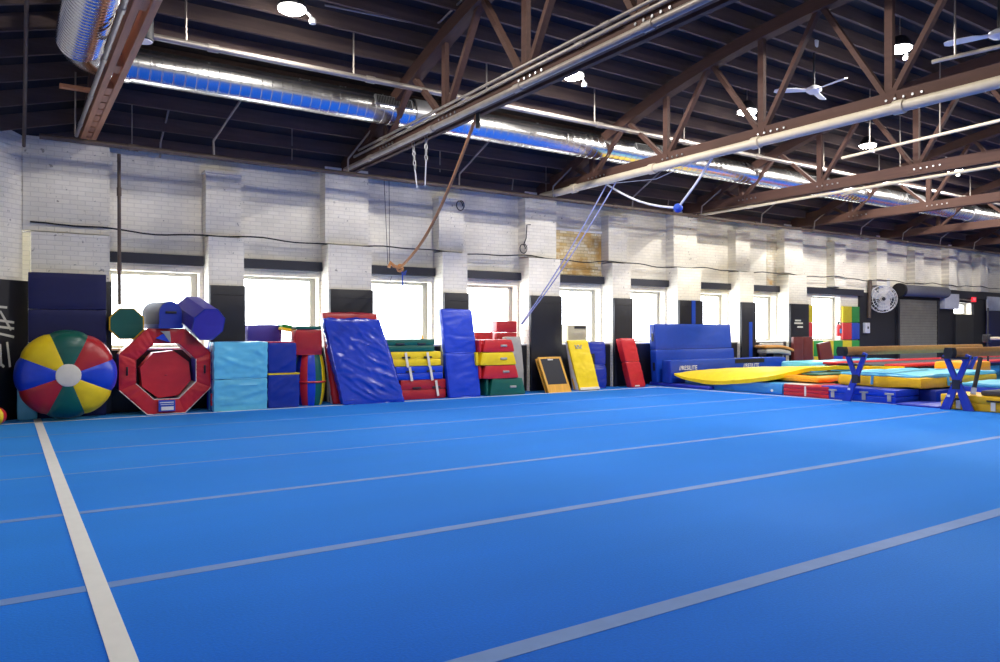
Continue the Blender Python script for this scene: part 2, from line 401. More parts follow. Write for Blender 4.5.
# pilasters (parts of the wall)
def pil(x0, x1, z0, z1, y=YW, mat='white_brick'):
    return MB().box(x0, x1, y, YR + .01, z0, z1).build('pilaster', mat, wall_back, smooth=False)
pil(X0, 1.43, 2.92, 4.4); pil(X0 + .11, 1.42, 0, 2.90, YW - .08)
for k in range(1, 14):
    x = PIL[k]; top = 4.5 if k % 2 == 0 else 4.16
    if k <= 8:
        hp = HWP[k]; pil(x - hp, x + hp, 3.03, top); pil(x - hp + .02, x + hp + .02, 0, 3.0, YW - .12)
    elif k == 9: pil(x - .3, x + .3, 2.75, 4.16)
    else: pil(x - .3, x + .3, 2.86, top)
    if k % 2 and k < 9: pil(x - .32, x + .32, 4.13, 4.17, YW - .03)
# exposed, stained patch between the fourth and fifth pilasters
x = PIL[4] + .12; MB().box(x + .33, PIL[5] - .31, YR - .02, YR + .02, 2.70, 3.74).build('exposed_brick_patch', 'stained_brick', wall_back, smooth=False, label='yellow-brown stained patch of bare brick')
MB().box(x + .33, PIL[5] - .31, YR - .05, YR + .02, 3.74, 3.80).build('patch_ledge', 'wall_cap', wall_back, smooth=False)
x = PIL[7]; MB().box(PIL[8] - .9, PIL[8] - .45, YR - .012, YR + .02, 2.70, 4.2).build('exposed_brick_patch', 'rusty_brick', wall_back, smooth=False)
# lintels above the windows
for k in range(0, 8):
    a = 1.43 if k == 0 else PIL[k] + HWP[k]
    MB().box(a, PIL[k + 1] - HWP[k + 1], YR - .12, YR + .05, 2.50, 2.675).build('lintel', 'lintel_paint', wall_back, smooth=False)
MB().box(20.02, 23.5, YR - .12, YR + .05, 2.50, 2.70).build('lintel', 'lintel_paint', wall_back, smooth=False)
MB().box(27.9, X1, YR - .12, YR + .05, 2.58, 2.86).build('lintel', 'lintel_paint', wall_back, smooth=False)
# wall pads: one on each pilaster, one below each window
for k in range(0, 9):
    a, b = (X0 + 1.0, 1.44) if k == 0 else (PIL[k] - HWP[k] + .03, PIL[k] + HWP[k] + .03)
    zt = 2.15
    MB().soft(a, b, YW - .19, YW - .115, .01, zt, r=.012, seg=4).build('wall_pad', 'black_pad', wall_back)
    if k: MB().soft(a + .02, b - .02, YW - .196, YW - .188, 1.98, 1.99, r=.002, seg=1).build('pad_seam', 'charcoal', wall_back)
    if k < 8:
        a2, b2 = b + .005, PIL[k + 1] - HWP[k + 1] + .02
        MB().soft(a2, b2, YW - .04, YR, .01, SILL - .03, r=.012, seg=4).build('wall_pad', 'black_pad', wall_back)
        MB().box(a2, b2, YW - .03, YR + .01, SILL - .03, SILL).build('window_ledge', 'wall_cap', wall_back, smooth=False)
for k in (6, 7):     # blue stripe on two of the pads
    x = PIL[k]; z1 = 2.15 if k == 6 else 1.6
    MB().box(x + .02, x + .16, YW - .20, YW - .188, .02, z1).build('pad_stripe', 'v_royal', wall_back, smooth=False)
# white strips of lettering on the pad of the eighth pilaster
x = PIL[8]
for i, (dx, wd, z) in enumerate(((-.08, .28, 1.66), (-.05, .40, 1.58), (.02, .26, 1.47))):
    MB().box(x + dx - wd / 2, x + dx + wd / 2, YW - .198, YW - .189, z - .022, z + .022).build('lettering_strip', 'letter_tape', wall_back, smooth=False)
# black lower wall beyond the coloured squares
for a, b, z1 in ((23.35, 29.5, 2.62), (31.0, X1, 2.58)):
    MB().box(a, b, YR - .06, YR + .005, 0, z1).build('dark_wall_panel', 'charcoal', wall_back, smooth=False)
MB().box(29.5, 31.0, YR - .06, YR + .005, 0, 1.97).build('dark_wall_panel', 'charcoal', wall_back, smooth=False)
MB().box(29.5, 31.0, YR - .06, YR + .005, 2.43, 2.58).build('dark_wall_panel', 'charcoal', wall_back, smooth=False)
# coloured padding squares around the ninth window, each a piece of its own
qs = 'q_yellow q_red q_green q_blue'.split()
def square(x0, x1, z0, z1, m): MB().soft(x0 + .004, x1 - .004, YR - .07, YR + .0, z0 + .004, z1 - .004, r=.012, seg=2).build('padding_square', m, wall_back)
square(20.03, 20.82, 1.62, 2.15, 'q_yellow'); square(20.03, 20.82, 1.07, 1.62, 'q_red')
cols = [('q_green', 20.03), ('q_yellow', 20.45), ('q_green', 20.85), ('q_yellow', 21.35), ('q_green', 21.9), ('q_yellow', 22.4), ('q_green', 22.9), (None, 23.34)]
low = ['q_red', 'q_blue', 'q_yellow', 'q_red', 'q_blue', 'q_red', 'q_blue']
for i in range(7):
    square(cols[i][1], cols[i + 1][1], .56, 1.05, cols[i][0]); square(cols[i][1], cols[i + 1][1], .04, .56, low[i])
for a, b, c1, c2 in ((22.4, 22.9, 'q_yellow', 'q_red'), (22.9, 23.34, 'q_green', 'q_blue')):
    square(a, b, 1.62, 2.15, c1); square(a, b, 1.07, 1.62, c2)

# windows
for i, (a, b, z0, z1) in enumerate(OPEN):
    win = struct(MB().box(a, a + .05, YG - .05, YG + .03, z0, z1).box(b - .10, b, YG - .05, YG + .03, z0, z1).box(a + .05, b - .10, YG - .05, YG + .03, z0, z0 + .05).box(a + .05, b - .10, YG - .05, YG + .03, z1 - .06, z1).build('window_%d' % (i + 1), 'white_paint', smooth=False))
    MB().box(a + .05, b - .10, YG - .008, YG, z0 + .05, z1 - .06).build('pane', 'glass', win, smooth=False)
    if i < 8: MB().box(a - .1, b + .1, YR - .02, YG - .05, z0 - .03, z0 - .001).build('window_sill', 'white_paint', win, smooth=False)
# door leaf under the small transom, and its frame
dr = struct(MB().box(29.62, 30.9, YR - .11, YR - .062, .01, 1.93).build('door_1', 'black_pad', smooth=False))
MB().box(29.5, 29.6, YR - .13, YR - .062, .0, 1.97).build('door_frame', 'dark_metal', dr, smooth=False)

# ---------------------------------------------------------------- roof: arched deck, joists, trusses
YA, ZA, RR = 5.75, 6.62, 17.3
def zroof(y): return ZA - (RR - math.sqrt(RR * RR - (y - YA) ** 2))
XT1 = 1.1
def zdrop(x): return -.27 * max(0, XT1 - x)
dk = MB(); ys = [YB - .2 + (YR + .4 - YB + .2) * i / 40 for i in range(41)]; xs = [XL - .2, XT1, X1 + .2]
vs = [(x, y, zroof(y) + zdrop(x)) for x in xs for y in ys] + [(x, y, zroof(y) + zdrop(x) + .08) for x in xs for y in ys]
n_ = len(ys); o_ = 3 * n_
fs = []
for i in range(2):
    for j in range(n_ - 1):
        q = (i * n_ + j, i * n_ + j + 1, (i + 1) * n_ + j + 1, (i + 1) * n_ + j); fs.append(q); fs.append(tuple(x + o_ for x in reversed(q)))
for i in range(2):
    for j in (0, n_ - 1):
        fs.append((i * n_ + j, (i + 1) * n_ + j, (i + 1) * n_ + j + o_, i * n_ + j + o_))
for i in (0, 2):
    for j in range(n_ - 1): fs.append((i * n_ + j, i * n_ + j + 1, i * n_ + j + 1 + o_, i * n_ + j + o_))
ceiling = struct(dk.add(vs, fs).build('ceiling', 'deck', smooth=False)); ceiling['label'] = 'dark arched timber roof deck'
TX = [XT1] + [PIL[k] for k in (2, 4, 6, 8, 10, 12, 14)]
JD = .22
jm = {}
jy = [13.85 - .49 * i for i in range(34)]
for i in range(len(TX) + 1):
    a = XL if i == 0 else TX[i - 1]; b = TX[i] if i < len(TX) else X1
    if b - a < .5: continue
    for y in jy:
        if y < YB + .1: continue
        if i == 0 and y < 5: continue
        if i >= 5 and y < 2: continue
        key = (i == 0, round(b - a, 3))
        if key not in jm:
            mb = MB()
            if i == 0: mb.bar((0, 0, zdrop(a)), (b - a, 0, 0), .055, JD)
            else: mb.box(0, b - a, -.027, .027, -JD / 2, JD / 2)
            jm[key] = mb.mesh('joist', 'joist_wood', smooth=False)
        o = bpy.data.objects.new('joist', jm[key]); C.objects.link(o); o.parent = ceiling
        o.location = (a, y, zroof(y) - JD / 2 + .0)

ORD = ['first', 'second', 'third', 'fourth', 'fifth', 'sixth', 'seventh', 'eighth']
def zchord(y): return zroof(y) - JD - .12
NODES = [12.0, 9.9, 7.8, 5.7, 3.6, 1.5, -.6]
for i, x in enumerate(TX[:7]):
    lab = ['timber roof truss nearest the left end, beside the duct elbow', 'timber truss with pale conduits along its lower chord', 'timber truss carrying the thick cream pipe', 'timber truss just behind the one carrying the cream pipe',
           'fifth timber truss from the left, under the long duct', 'sixth timber truss from the left', 'farthest timber truss at the right end of the view'][i]
    t = thing('roof_truss', lab, 'roof truss', (x, YW, 4.4), group='roof trusses')
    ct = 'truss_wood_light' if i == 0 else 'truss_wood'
    for sx in (-1, 1):
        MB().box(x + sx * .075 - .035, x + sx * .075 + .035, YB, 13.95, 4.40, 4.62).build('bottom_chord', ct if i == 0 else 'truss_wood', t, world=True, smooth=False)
    ya = [13.95 - (13.95 - YB) * j / 16 for j in range(17)]
    for a, b in zip(ya[:-1], ya[1:]):
        MB().bar((x, a, zchord(a) if a < 13.9 else 4.6), (x, b, zchord(b)), .2, .2).build('top_chord', 'truss_wood', t, world=True, smooth=False)
    tops = [(a + b) / 2 for a, b in zip([13.2] + NODES, NODES)]
    for j, y in enumerate(NODES):
        MB().bar((x, y, 4.5), (x, y, zchord(y)), .07, .11, (0, 1, 0)).build('web_post', 'truss_wood', t, world=True, smooth=False)
        for y2 in ((tops[j]), (tops[j + 1] if j + 1 < len(tops) else y - 1.05)):
            if y2 < YB: continue
            MB().bar((x, y, 4.52), (x, y2, zchord(y2)), .07, .09, (1, 0, 0)).build('web_diagonal', 'truss_wood', t, world=True, smooth=False)
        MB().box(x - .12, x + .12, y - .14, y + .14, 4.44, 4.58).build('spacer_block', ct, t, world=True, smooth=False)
        if i < 5:
            bl = MB()
            for q in range(5): bl.tube((x - .13, y - .5 + q * .12, 4.51), (x - .108, y - .5 + q * .12, 4.51), .018, 6)
            bl.build('bolt_row', 'steel', t, world=True, kind='stuff')
    if i == 0:
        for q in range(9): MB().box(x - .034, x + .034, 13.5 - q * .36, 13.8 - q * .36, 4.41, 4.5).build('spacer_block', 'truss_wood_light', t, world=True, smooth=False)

# pipes and conduits fixed to the trusses
def pipe(name, label, pts, r, mat, cat='pipe', group=None, hangers=(), n=10, couplings=0):
    t = thing(name, label, cat, tuple(pts[0]), group=group)
    MB().sweep(pts, r, n).build('tube', mat, t, world=True)
    for h in hangers:
        MB().tube(h, (h[0], h[1], zroof(h[1]) - .02), .014, 6).build('hanger', 'conduit', t, world=True)
    a, b = Vector(pts[0]), Vector(pts[-1])
    for q in range(couplings):
        c = a + (b - a) * ((q + .5) / couplings); d_ = (b - a).normalized()
        MB().tube(c - d_ * .07, c + d_ * .07, r * 1.28, n).build('coupling', mat, t, world=True)
    return t
x = TX[2]; pipe('steam_pipe', 'thick cream pipe slung under the third truss', [(x - .19, 13.52, 4.36), (x - .19, YB, 4.36)], .075, 'pipe_cream', couplings=7, n=14)
x = TX[1]
pipe('conduit', 'upper pale conduit along the second truss', [(x - .14, 12.9, 4.66), (x - .14, YB, 4.66)], .022, 'conduit', group='conduits on the second truss', couplings=8)
pipe('conduit', 'middle pale conduit along the second truss', [(x - .14, 13.1, 4.58), (x - .14, YB, 4.58)], .026, 'conduit', group='conduits on the second truss', couplings=6)
pipe('conduit', 'lowest thick conduit along the second truss', [(x - .16, 13.5, 4.41), (x - .16, YB, 4.41)], .042, 'pipe_grey', group='conduits on the second truss', couplings=7)
x = TX[0]; pipe('conduit', 'pale metal channel beside the first truss by the duct', [(x - .17, 13.5, 4.42), (x - .17, 4, 4.42)], .028, 'conduit', couplings=6)
x = TX[3]; pipe('conduit', 'thin pale pipe under the fourth truss', [(x - .16, 13.2, 4.30), (x - .16, YB, 4.30)], .03, 'pipe_cream', couplings=5)
# sprinkler main in front of the duct, with rods
hs = [(2.0 + 2.36 * q, 10.6, 5.19) for q in range(13)]
pipe('sprinkler_main', 'long pale sprinkler pipe running beside the silver duct', [(1.2, 10.6, 5.17), (35.5, 10.6, 5.17)], .042, 'conduit', hangers=hs, couplings=15)
pipe('sprinkler_branch', 'pale branch pipe above the long duct at right', [PZ(842, 158, 4.95), PZ(1010, 118, 4.95)], .03, 'pipe_cream', hangers=[tuple(PZ(870, 151, 4.95)), tuple(PZ(940, 135, 4.95))])
pipe('sprinkler_branch', 'short pale pipe at upper right below the fan', [PZ(932, 62, 5.3), PZ(1010, 44, 5.3)], .03, 'pipe_cream', hangers=[tuple(PZ(955, 57, 5.3))])
pipe('sprinkler_branch', 'low pale pipe over the far dark doorway', [PZ(842, 195, 4.75), PZ(1010, 150, 4.75)], .025, 'conduit', hangers=[tuple(PZ(900, 179, 4.75))])
# rusty pipe high on the wall with diagonal drops to the roof
wp = pipe('wall_pipe', 'long rusty brown pipe high along the brick wall', [(X0 + .2, 13.05, 4.24), (35.8, 13.05, 4.24)], .042, 'pipe_brown', couplings=14)
for q in range(14):
    xx = 2.9 + 2.36 * q
    MB().sweep([(xx, 13.05, 4.24), (xx - .02, 13.0, 4.5), (xx + .3, 12.2, 5.15)], .018, 6).build('bracket', 'pipe_grey', wp, world=True)
pipe('wall_pipe', 'vertical brown pipe running down the wall past the first window', [PY(119, 154, YW - .12), PY(119.5, 305, YW - .12)], .028, 'pipe_brown', couplings=2)
pipe('hanging_rod', 'thin brown rod dropping from the roof at far left', [PY(27, -25, 10.3), PY(24, 146, YW - .2)], .025, 'pipe_brown')
pipe('hanging_rod', 'thin rod with a ring at its end below the duct elbow', [PY(75.5, 72, 12.2), PY(75, 134, 12.2)], .012, 'pipe_grey')
pipe('hanging_rod', 'upper conduit bending along the roof beside the flood lamp', [PZ(325, 5, 5.95), PZ(430, 26, 5.95), PZ(440, 22, 5.98), PZ(462, 0, 6.1)], .016, 'conduit')
for i, (u0, v0, u1, v1, Y, lb) in enumerate(((196, 0, 160, 158, 12.6, 'leftmost thin slanting brace above the duct'), (362, 33, 297, 150, 12.4, 'thin slanting brace crossing the duct above the second truss'), (605, 86, 512, 190, 12.2, 'thin slanting brace near the rope at centre'), (744, 118, 668, 205, 12.2, 'thin slanting brace behind the blue ball'))):
    a = PY(u1, v1, YW - .15); b = PY(u0, v0, 11.9)
    pipe('roof_brace', lb, [a, a + Vector((0, -.05, .25)), b], .016, 'pipe_grey', cat='brace', group='thin roof braces')
# black cables on the wall
pts = [(x_, YW - .04 if x_ < 1.5 or any(abs(x_ - p) < .46 for p in PIL) else YW + .02, 3.02 + .025 * math.sin(x_ * 2.1) + .015 * math.sin(x_ * 5.3)) for x_ in [X0 + .1 + .2 * q for q in range(170)]]
tag(MB().sweep(pts, .014, 5).build('wall_cable', 'cable'), 'long black cable strung along the brick wall above the windows', 'cable')
for u, v, lb in ((459, 206, 'small black cable loop high on the wall by the tan rope'), (522, 249, 'black ring of cable beside the fourth pilaster')):
    c = PY(u, v, YW - .03); lp = [c + Vector((.085 * math.cos(q * .42), -.01 - .004 * q, .10 * math.sin(q * .42))) for q in range(20)] + ([c + Vector((.1, -.02, .25)), c + Vector((.12, -.02, .55)), c + Vector((.22, -.02, .56))] if u == 522 else [])
    tag(MB().sweep(lp, .012, 5).build('cable_loop', 'cable'), lb, 'cable')

# ---------------------------------------------------------------- round metal duct
t = thing('air_duct', 'long round silver duct running under the roof with an elbow at left', 'duct', (.8, 11.0, 4.9))
YD, ZD, RD = 11.7, 5.10, .245
path = []; rs = []
y = YB
while y < 11.0:
    path += [(.80, y, ZD), (.80, y + .05, ZD), (.80, y + .065, ZD), (.80, y + .08, ZD)]; rs += [RD + .02, RD + .02, RD + .032, RD + .032]; y += .095
MB().sweep(path, RD, 28, rs=rs).build('spiral_duct', 'duct_metal', t, world=True)
el = []
for q in range(9):
    an = R(90 * q / 8); el.append((.80 + .65 * (1 - math.cos(an)), y - .05 + .65 * math.sin(an), ZD))
MB().sweep(el, RD + .02, 28).build('elbow', 'duct_metal', t, world=True)
YD = y - .05 + .65
path = []; rs = []; x = 1.4
while x < 35.8:
    path += [(x, YD, ZD), (x + .132, YD, ZD), (x + .138, YD, ZD), (x + .15, YD, ZD)]; rs += [RD, RD, RD + .006, RD + .006]; x += .155
MB().sweep(path, RD, 32, rs=rs).build('duct_run', 'duct_metal', t, world=True)
for u in (388, 640, 806, 905, 960):
    gx = XU(u, YD)
    g = MB().box(gx - .34, gx + .34, -.02, .02, -.085, .085)
    an = R(-18); M_ = Matrix.Translation((0, YD - RD * math.cos(an), ZD - RD * math.sin(an))) @ Matrix.Rotation(an, 4, 'X')
    gr = g.xf(M_).build('vent_grille', 'steel', t, world=True, smooth=False)
    sl = MB()
    for q in range(22): sl.box(gx - .31 + q * .029, gx - .295 + q * .029, -.027, -.018, -.07, .07)
    sl.xf(M_).build('vent_slats', 'black', gr, smooth=False).parent = t
    for o in (gr,): pass
    MB().lathe([(RD + .004, gx + .42), (RD + .02, gx + .43), (RD + .02, gx + .72), (RD + .004, gx + .73)], 32, 'X', (0, YD, ZD)).build('collar', 'steel', t, world=True)
for o in [o for o in C.objects if o.name.startswith('vent_slats')]:
    o.data.transform(MW[t.name].inverted())
MB().box(.62, 1.1, 11.9, 12.0, 4.7, 4.75).build('support_bar', 'truss_wood_light', t, world=True, smooth=False)

# ---------------------------------------------------------------- lamps
def lamp_mesh():
    hous = MB().lathe([(.05, .20), (.10, .18), (.17, .08), (.20, .02), (.195, 0), (.18, -.004)], 20)
    lens = MB().lathe([(.178, -.003), (.18, -.03), (.15, -.05), (.08, -.06), (.0, -.062)], 20)
    stem = MB().tube((0, 0, .18), (0, 0, .5), .014, 6)
    arm = MB().sweep([(.16, 0, .03), (.26, .03, -.03), (.30, .06, -.07)], .02, 6).lathe([(.0, 0), (.045, 0), (.05, .05), (.03, .08), (0, .08)], 10, 'Z', (.31, .07, -.12))
    return [('housing', 'dark_metal', hous), ('lens', 'lamp_lens', lens), ('stem', 'conduit', stem), ('sensor_arm', 'fan_white', arm)]
LM = [(n, m.mesh(n, mt)) for n, mt, m in lamp_mesh()]
def lamp(loc, label, power=LAMP_W):
    t = thing('ceiling_lamp', label, 'lamp', loc, group='ceiling lamps')
    for n, me in LM:
        o = bpy.data.objects.new(n, me); C.objects.link(o); o.parent = t
        if n == 'stem': o.scale.z = max(.1, (zroof(loc[1]) - loc[2] - .18) / .32); o.location.z = .18 - .18 * o.scale.z
    ld = bpy.data.lights.new('lamp_light', 'SPOT'); ld.energy = power; ld.spot_size = R(176); ld.spot_blend = .06; ld.shadow_soft_size = .07; ld.color = (1, .955, .90)
    lo = bpy.data.objects.new('lamp_light', ld); C.objects.link(lo); lo.parent = t; lo.location = (0, 0, -.08)
vis = [(292, 8, 'bright round lamp high above the silver duct at left'), (573, 75, 'bright lamp beside the conduits of the second truss'), (747, 111, 'bright lamp among the webs of the third truss'), (868, 145, 'bright lamp over the branch pipe near the far duct'), (955, 170, 'small distant lamp at far right')]
for u, v, lb in vis:
    lamp(tuple(PZ(u, v, 5.70)), lb, LAMP_W * (.45 if u < 400 else 1.0 if u < 700 else 1.3 if u < 800 else 2.1))
lamp(tuple(PZ(900, 48, 6.05)), 'bright lamp nearest the top right corner of the roof')
hid = 'round lamp hung from the roof nearer the camera'
for xx in (3.2, 7.9, 12.6, 17.3, 22, 27):
    for yy in ((6.6, 3.0) if xx < 18 else (6.6,)):
        if xx == 12.6 and yy == 6.6: continue
        lamp((xx, yy, 6.05), hid, LAMP_W * (1.6 if xx > 18 else .75 if yy > 5 else .2))
lamp((28.5, 10.2, 5.6), 'round lamp hung from the roof beyond the distant end')

# ---------------------------------------------------------------- fans
def fan(loc, a0, label):
    t = thing('ceiling_fan', label, 'fan', loc, group='white ceiling fans')
    top = zroof(loc[1]) - loc[2]
    MB().tube((0, 0, .05), (0, 0, top), .02, 8).build('down_rod', 'dark_metal', t)
    MB().lathe([(.03, top - .16), (.07, top - .12), (.08, top - .02), (.05, top)], 16).build('canopy', 'fan_white', t)
    MB().lathe([(.0, -.07), (.08, -.06), (.13, -.02), (.13, .03), (.06, .07), (.0, .08)], 20).build('motor', 'fan_white', t)
    for q in range(3):
        an = a0 + q * 2 * math.pi / 3; m = Matrix.Rotation(an, 4, 'Z') @ Matrix.Rotation(R(14), 4, 'X')
        bl = MB(); pts = [(.10, .04), (.22, .05), (.32, .085), (.62, .08), (.68, .05), (.68, -.03), (.62, -.06), (.3, -.05), (.10, -.04)]
        bl.add([(a, b, .006) for a, b in pts] + [(a, b, -.006) for a, b in pts], [tuple(range(9)), tuple(range(17, 8, -1))] + [(i, i + 9, (i + 1) % 9 + 9, (i + 1) % 9) for i in range(9)])
        bl.xf(m).build('blade', 'fan_white', t)
fan(tuple(PZ(814, 90, 5.6)), R(20), 'white three-blade ceiling fan left of the bright upper right lamp')
fan(tuple(PZ(999, 34, 5.6)), R(-10), 'white ceiling fan cut off by the right edge')
# small round speaker under the roof near the elbow
p = PY(143, 41, 10.4)
t = thing('ceiling_speaker', 'round white-faced cylinder under the roof by the first truss', 'speaker', tuple(p))
MB().lathe([(.11, 0), (.125, .01), (.125, .3), (.05, .34), (.03, .34), (.03, zroof(10.4) - p.z)], 20).build('housing', 'charcoal', t); MB().lathe([(.0, -.012), (.105, -.01), (.11, 0)], 20).build('face', 'fan_white', t)

# ---------------------------------------------------------------- ropes, chains
p_top = PX_(478, 112, TX[1]); p_end = PY(400, 268, YW - .5)
t = thing('climbing_rope', 'thick tan rope slanting down from the second truss towards the windows', 'rope', tuple(p_end))
MB().sweep([p_top + (p_end - p_top) * (q / 16) + Vector((0, 0, -.35 * math.sin(math.pi * q / 16))) for q in range(17)], .026, 8).build('rope', 'rope_tan', t, world=True)
MB().sweep([p_top + Vector((0, 0, .05)), p_top + Vector((.01, .02, -.22))], .035, 8).build('top_fitting', 'black', t, world=True)
MB().sweep([p_end + Vector((math.cos(q) * .05, .02 * math.sin(q * 2), math.sin(q) * .06)) for q in [i * .6 for i in range(14)]], .026, 7).build('knot', 'rope_tan', t, world=True)
MB().sweep([p_end + Vector((-.02, 0, 0)), p_end + Vector((-.13, 0, .03)), p_end + Vector((-.2, 0, .1)), p_end + Vector((-.24, 0, .0))], .035, 7).build('rope_tail', 'rope_tan', t, world=True)
MB().sweep([p_end + Vector((.02, -.02, -.03)), p_end + Vector((.04, -.02, -.12)), p_end + Vector((.13, -.02, -.05)), p_end + Vector((.1, -.02, -.12)), p_end + Vector((.04, -.02, -.14)), p_end + Vector((.06, -.02, -.55))], .014, 6).build('strap', 'strap_blue', t, world=True)
for u0, v0, du in ((384, 178, -8), (389, 178, 2)):
    tag(MB().sweep([PY(u0, v0, YW - .2), p_end + Vector((-.2 + du * .004, .06, .06))], .006, 5).build('thin_cord', 'cable'), 'thin dark cord holding the rope end, %s of the pair' % ('left' if du < 0 else 'right'), 'cord')
tag(MB().sweep([PY(392, 276, YW - .4), PY(384, 296, YW - .4), PY(372, 330, YW - .3)], .004, 4).build('thin_cord', 'cable'), 'thin slack cord below the rope end in front of a window', 'cord')
def chain(u0, v0, u1, v1, X, label, cord_to=None):
    a, b = PX_(u0, v0, X), PX_(u1, v1, X)
    t = thing('chain', label, 'chain', tuple(a), group='chains under the second truss')
    n = max(3, int((a - b).length / .07))
    lk = MB()
    for q in range(n):
        c = a + (b - a) * (q + .5) / n; pts = []
        for s_ in range(11):
            an = s_ * 2 * math.pi / 10; v = Vector((.022 * math.cos(an), 0, .05 * math.sin(an)))
            if q % 2: v = Vector((0, v.x, v.z))
            pts.append(c + v)
        lk.sweep(pts, .008, 5, closed_ends=False)
    lk.build('links', 'steel', t, world=True)
    if cord_to: MB().sweep([b, PX_(cord_to[0], cord_to[1], X)], .01, 5).build('cord', 'rope_white', t, world=True)
chain(413, 142, 415, 170, TX[1], 'left chain hanging under the second truss', (417, 188))
chain(426, 134, 426, 160, TX[1], 'right chain hanging under the second truss', (425, 186))
A_, B_, D_ = PX_(606, 184, TX[2]), PX_(678, 208, TX[2]), PX_(716, 152, TX[2])
t = thing('rope_swing', 'white slack rope under the cream pipe with a blue ball', 'rope', tuple(B_))
MB().sweep([A_ + (B_ - A_) * q / 8 + Vector((0, 0, -.12 * math.sin(math.pi * q / 8))) for q in range(9)], .02, 7).build('rope', 'rope_white', t, world=True)
MB().sweep([B_, B_ + (D_ - B_) * .5 + Vector((0, 0, -.04)), D_], .022, 7).build('rope', 'rope_white', t, world=True)
MB().lathe([(.0, -.085), (.05, -.07), (.08, -.03), (.085, 0), (.08, .03), (.05, .07), (0, .085)], 16, c=B_).build('ball', 'strap_blue', t, world=True)
MB().sweep([A_, (A_ + D_) / 2 + Vector((0, 0, -.18)), D_], .008, 5).build('cord', 'rope_white', t, world=True)
E_ = PY(521, 324, YW - .3)
for i, du in enumerate((-3, 5)):
    a = PX_(611 + du, 182, TX[2])
    tag(MB().sweep([a + (E_ + Vector((i * .03, 0, 0)) - a) * q / 12 + Vector((0, 0, -.12 * math.sin(math.pi * q / 12))) for q in range(13)], .013, 6).build('tether_rope', 'rope_blue'), ('left' if i == 0 else 'right') + ' of two blue-white ropes slanting down to the red boxes', 'rope', 'blue-white tether ropes')
for u, v0, v1, lb in ((132, 86, 150, 'thin wire right of the first truss'), (292, 116, 160, 'thin wire between the first two trusses'), (440, 150, 172, 'thin wire behind the two chains'), (546, 150, 196, 'thin wire right of the tan rope')):
    b = PY(u, v1, YW - .3); tag(MB().sweep([PY(u, v0, YW - .8), b], .007, 4).build('hanging_wire', 'pipe_grey'), lb, 'wire', 'thin hanging wires')

# ---------------------------------------------------------------- mats against the wall
def rect(u0, u1, v0, v1, Y):
    """front-plane rectangle: x0, x1, ztop, zbottom"""
    xa, xb = XU(u0, Y), XU(u1, Y); xm = (xa + xb) / 2
    return xa, xb, ZV(v0, xm, Y), ZV(v1, xm, Y)
def mat1(name, label, cat, x0, x1, y0, y1, h, m, z0=.003, rx=0, r=.03, bulge=.01, wr=.008, seg=10, seed=None, rz=0, group=None, fr=3.0, ry=0, crease=0, ang=20):
    """a single cushion, standing at its base"""
    cx, cy = (x0 + x1) / 2, (y0 + y1) / 2
    random_seed = seed if seed is not None else len(C.objects) % 97
    t = thing(name, label, cat, (cx, cy, z0), rz, rx, group, ry)
    b = MB().soft(x0 - cx, x1 - cx, y0 - cy, y1 - cy, 0, h, r, 24 if crease else seg, bulge, wr, fr, random_seed, crease, ang).build('cover', m, t)
    return t
def seam(t, a, b, r_=.006, m='charcoal', name='seam'):
    return MB().sweep([a, b], r_, 5).build(name, m, t)

# tall navy mat on the corner pilaster
a, b, zt, _ = rect(28, 105, 274, 417, YW - .12)
t = thing('folding_mat', 'tall dark navy mat standing behind the striped wheel', 'mat', ((a + b) / 2, YW - .25, .003))
hw = (b - a) / 2; zs = [0, .58, 1.17, ZV(310, (a + b) / 2, YW - .12), zt]
for z0, z1 in zip(zs[:-1], zs[1:]): MB().soft(-hw, hw, -.05, .045, z0 + .003, z1 - .003, .012, 8, .004, .002).build('panel', 'v_navy', t)
# light-blue sliver behind the wheel
a, b, zt, _ = rect(16, 28, 374, 417, 13.35)
mat1('foam_wedge', 'pale blue mat edge peeping out left of the striped wheel', 'mat', a + .02, b + .12, 13.42, 13.55, zt - .02, 'v_cyan', rx=R(-4))
# striped wheel (round inflated mat)
bx_, by_, bz_ = XU(67.5, 13.0), 13.14, .69
t = thing('striped_wheel_mat', 'big round inflated mat with red, blue, yellow and green wedges', 'wheel mat', (bx_, by_, .003))
prof = [(.15, -.36), (.30, -.352), (.46, -.335), (.57, -.30), (.64, -.23), (.675, -.12), (.685, 0), (.675, .12), (.64, .22), (.57, .29), (.40, .33), (.15, .35)]
cl = ['v_green', 'v_red_dark', 'v_blue', 'v_yellow', 'v_green', 'v_red_dark', 'v_blue', 'v_yellow']
for q in range(8):
    g = MB(); n = 7; a0 = math.pi / 2 + R(22.5) - q * math.pi / 4 - R(2); vs = []
    for r_, h in prof:
        for k in range(n + 1):
            an = a0 - k / n * math.pi / 4; e = 1 - .035 * (abs(k / n - .5) * 2) ** 4
            vs.append((r_ * e * math.cos(an), h * e, r_ * e * math.sin(an) * .985 + bz_))
    m_ = len(prof); fs = [(i * (n + 1) + k, i * (n + 1) + k + 1, (i + 1) * (n + 1) + k + 1, (i + 1) * (n + 1) + k) for i in range(m_ - 1) for k in range(n)]
    g.add(vs, fs).build('wedge', cl[q], t)
MB().lathe([(.0, -.375), (.12, -.373), (.165, -.364), (.17, -.355), (.165, -.33)], 24, 'Y', (0, 0, bz_)).build('hub_disc', 'v_cream', t)
MB().lathe([(.15, .33), (.15, .355), (.0, .36)], 24, 'Y', (0, 0, bz_)).build('hub_disc', 'v_cream', t)
